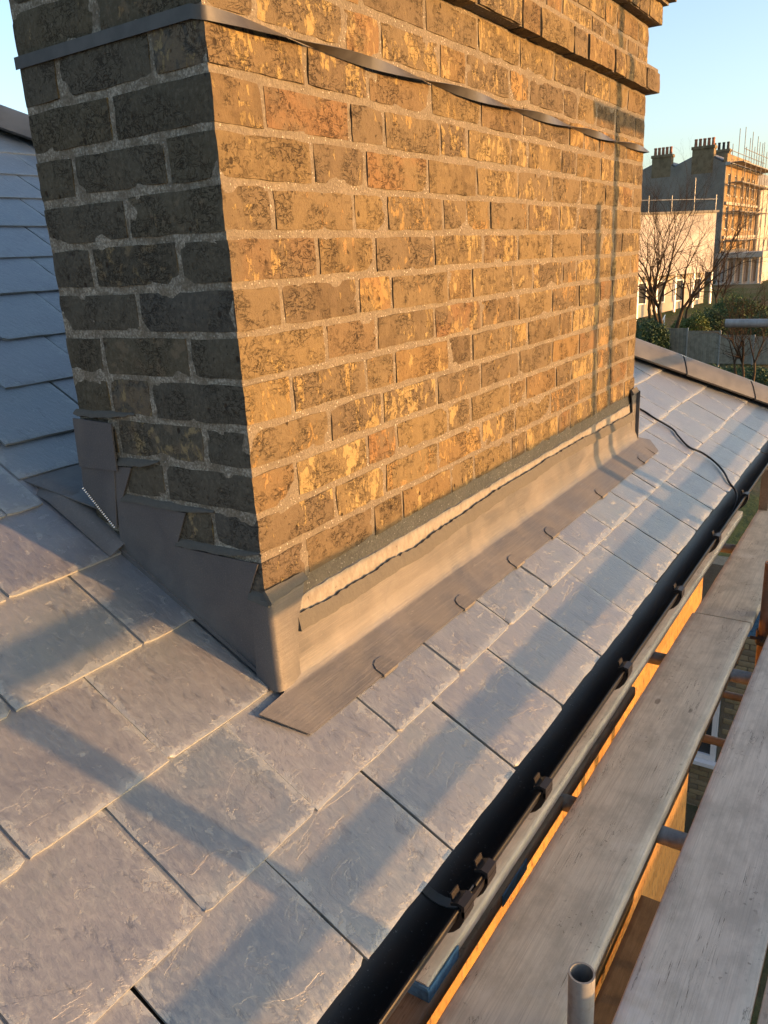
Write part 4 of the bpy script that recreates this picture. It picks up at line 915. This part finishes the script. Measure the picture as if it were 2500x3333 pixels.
# foliage
def mat_leaf(name, c1, c2):
    t = NT(name); n1 = t.noise(t.co(), 1.3, 4, 0.6); col = t.mix(t.step(n1, 0.35, 0.65), c1, c2); return t.out(col, 0.6, 0.25)
M['leafdark'] = mat_leaf('dark_hedge_leaf', (0.030, 0.052, 0.018), (0.052, 0.075, 0.024)); M['leafgold'] = mat_leaf('yellow_green_leaf', (0.075, 0.105, 0.022), (0.115, 0.125, 0.026)); M['leafmid'] = mat_leaf('hedge_leaf', (0.050, 0.085, 0.024), (0.072, 0.105, 0.032))
M['bark'] = mat_plain('bark', (0.075, 0.056, 0.038), 0.95, 0.05, 0, 0.35, 8, 0.4); M['twig'] = mat_plain('twig', (0.048, 0.034, 0.024), 0.95, 0.05, 0, 0.3, 8)
def foliage(c, r, n, size, seed, flat=0.5):
    rr = random.Random(seed); vs = []; fs = []
    for i in range(n):
        while True:
            d = Vector((rr.uniform(-1, 1), rr.uniform(-1, 1), rr.uniform(-flat, 1)))
            if 0.2 < d.length <= 1: break
        d = d.normalized() * (rr.uniform(0.3, 1) ** 0.4); lump = 1 + 0.22 * nz(d * 2.3, 1, seed) + 0.12 * nz(d * 6, 1, seed)
        p = Vector((c[0] + d.x * r[0] * lump, c[1] + d.y * r[1] * lump, c[2] + d.z * r[2] * lump))
        a = Vector((rr.gauss(0, 1), rr.gauss(0, 1), rr.gauss(0, 1))).normalized(); b = a.orthogonal().normalized(); s_ = size * rr.uniform(0.6, 1.3)
        k = len(vs); vs += [p - a * s_, p + b * s_ * 0.5, p + a * s_, p - b * s_ * 0.5]; fs.append((k, k + 1, k + 2, k + 3))
    return vs, fs
def bush(name, label, c, r, n, size, mat, seed, cat='bush'):
    e = empty(name, label, cat, (c[0], c[1], c[2] - r[2] * 0.5)); vs, fs = foliage(c, r, n, size, seed); mesh_obj('foliage', vs, fs, M[mat], e)
    b_ = MB()
    for k in range(5):
        a = k * 1.26; b_.tube([(c[0], c[1], c[2] - r[2] - 0.5), (c[0] + 0.3 * r[0] * math.cos(a), c[1] + 0.3 * r[1] * math.sin(a), c[2]), (c[0] + 0.6 * r[0] * math.cos(a), c[1] + 0.6 * r[1] * math.sin(a), c[2] + 0.5 * r[2])], [0.06, 0.04, 0.015], 5)
    b_.build('stems', M['bark'], e); return e
p = at(12.25, 54); bush('clipped_bush', 'rounded yellow-green bush just behind the fence', (p.x, p.y, -4.75), (1.1, 0.85, 1.30), 5200, 0.075, 'leafgold', 3)
p = at(13.25, 54); bush('clipped_bush', 'smaller yellow-green bush beside the tree trunks', (p.x, p.y, -4.85), (1.0, 0.65, 1.10), 3800, 0.075, 'leafgold', 4)
p = at(15.3, 50); bush('dark_bush', 'dark evergreen bush at the left end of the fence, beside the chimney', (p.x, p.y, -4.9), (1.6, 1.25, 1.55), 6000, 0.09, 'leafdark', 5)
p = at(9.9, 60); bush('evergreen_hedge', 'broad dark green hedge above the fence', (p.x, p.y, -5.1), (2.2, 2.4, 2.3), 9000, 0.10, 'leafmid', 6, 'hedge')
p = at(11.4, 57); bush('dark_bush', 'dark green bush between the rounded bush and the broad hedge', (p.x, p.y, -5.2), (1.3, 0.95, 1.75), 5000, 0.09, 'leafdark', 7)
p = at(8.2, 52); bush('dark_bush', 'dark shrub behind the fence at the right edge', (p.x, p.y, -5.0), (1.4, 1.2, 1.7), 5000, 0.09, 'leafdark', 8)
vs = []; fs = []
for k in range(14):
    q = at(7.6 + 0.45 * k, 43 + (k % 3) * 1.2); v2, f2 = foliage((q.x, q.y, -6.2), (0.9, 0.7, 0.75), 700, 0.085, 20 + k); n0 = len(vs); vs += v2; fs += [tuple(i + n0 for i in f) for f in f2]
tag(mesh_obj('ground_cover', vs, fs, M['leafdark']), 'tangled dark ground cover at the foot of the fence', 'ground cover', kind='stuff')
def bare_tree(name, label, base, trunks, seed, height, spread, cat='tree', levels=5):
    rr = random.Random(seed); e = empty(name, label, cat, tuple(base)); tr = MB(); br = MB()
    def grow(p, d, L, r, lv):
        pts = [p]; rs = [r]; q = p.copy(); dd = d.copy(); n = 4
        for i in range(n):
            dd = (dd + Vector((rr.gauss(0, 0.09), rr.gauss(0, 0.09), rr.gauss(0.03, 0.06)))).normalized(); q = q + dd * L / n; pts.append(q.copy()); rs.append(r * (1 - 0.38 * (i + 1) / n))
        (tr if lv == 0 else br).tube(pts, rs, 6 if lv < 2 else 4, False)
        if lv >= levels: return
        nb_ = 3 if lv == 0 else rr.choice((2, 3, 3))
        for k in range(nb_):
            a = rr.uniform(0, 6.28); sp = rr.uniform(0.3, 0.62) * spread; o = dd.orthogonal().normalized(); o = Matrix.Rotation(a, 3, dd) @ o
            grow(q, (dd + o * sp + Vector((0, 0, 0.12))).normalized(), L * rr.uniform(0.62, 0.85), rs[-1] * rr.uniform(0.6, 0.82), lv + 1)
        if lv >= 1:
            for k in range(3):
                j = rr.randrange(1, n); o = Matrix.Rotation(rr.uniform(0, 6.28), 3, dd) @ dd.orthogonal().normalized()
                grow(pts[j], (dd * 0.6 + o * 0.8).normalized(), L * 0.5, rs[j] * 0.45, max(lv + 2, levels - 1))
    for (dx, dy, tilt) in trunks: grow(Vector(base) + Vector((dx, dy, 0)), Vector((tilt[0], tilt[1], 1)).normalized(), height * 0.30, 0.030 * height * 0.5, 0)
    tr.build('trunk', M['bark'], e, 60); br.build('branches', M['twig'], e); return e
p = at(14.2, 52); bare_tree('bare_tree', 'bare multi-stemmed tree in front of the white wing, next to the chimney edge', (p.x, p.y, -6.2), [(0, 0, (0.0, 0.10)), (0.3, 0.35, (0.05, 0.24)), (-0.2, -0.3, (0.0, -0.10)), (0.2, -0.1, (0, 0.02))], 11, 11.0, 1.05, 'tree', 6)
p = at(13.2, 60); bare_tree('bare_tree', 'slimmer leaning bare tree beyond the rounded bush', (p.x, p.y, -5.9), [(0, 0, (0.0, -0.26))], 21, 7.5, 1.15)
p = at(11.0, 66); bare_tree('bare_tree', 'bare brown tree against the foot of the dark gable', (p.x, p.y, -5.4), [(0, 0, (0.0, 0.05)), (0.1, -0.3, (0.0, -0.2))], 31, 7.0, 1.2)
p = at(8.9, 40); bare_tree('bare_shrub', 'leafless shrub with pale whippy branches at the right edge', (p.x, p.y, -6.3), [(0, 0, (0.0, 0.25)), (0.1, 0.2, (0, 0.5)), (0.2, -0.2, (0.1, -0.2)), (0, 0.1, (0, 0.05))], 41, 5.5, 1.3, 'shrub', 4)
p = at(9.4, 58); bare_tree('bare_tree', 'small bare tree rising out of the broad hedge', (p.x, p.y, -5.9), [(0, 0, (0.0, 0.1)), (0.1, -0.3, (0.0, -0.1))], 51, 5.0, 1.2)
# a distant tree line closes the horizon
vs = []; fs = []; rr = random.Random(5)
for k in range(150):
    a = -60 + 150 * k / 149 + rr.uniform(-.3, .3); q = at(a, 330 + rr.uniform(-30, 60)); v2, f2 = foliage((q.x, q.y, -2), (7, 7, rr.uniform(6, 11)), 60, 2.2, 100 + k); n0 = len(vs); vs += v2; fs += [tuple(i + n0 for i in f) for f in f2]
M['farleaf'] = mat_leaf('far_tree_line', (0.060, 0.060, 0.042), (0.075, 0.072, 0.05))
tag(mesh_obj('distant_trees', vs, fs, M['farleaf']), 'distant line of trees along the horizon', 'trees', kind='stuff')
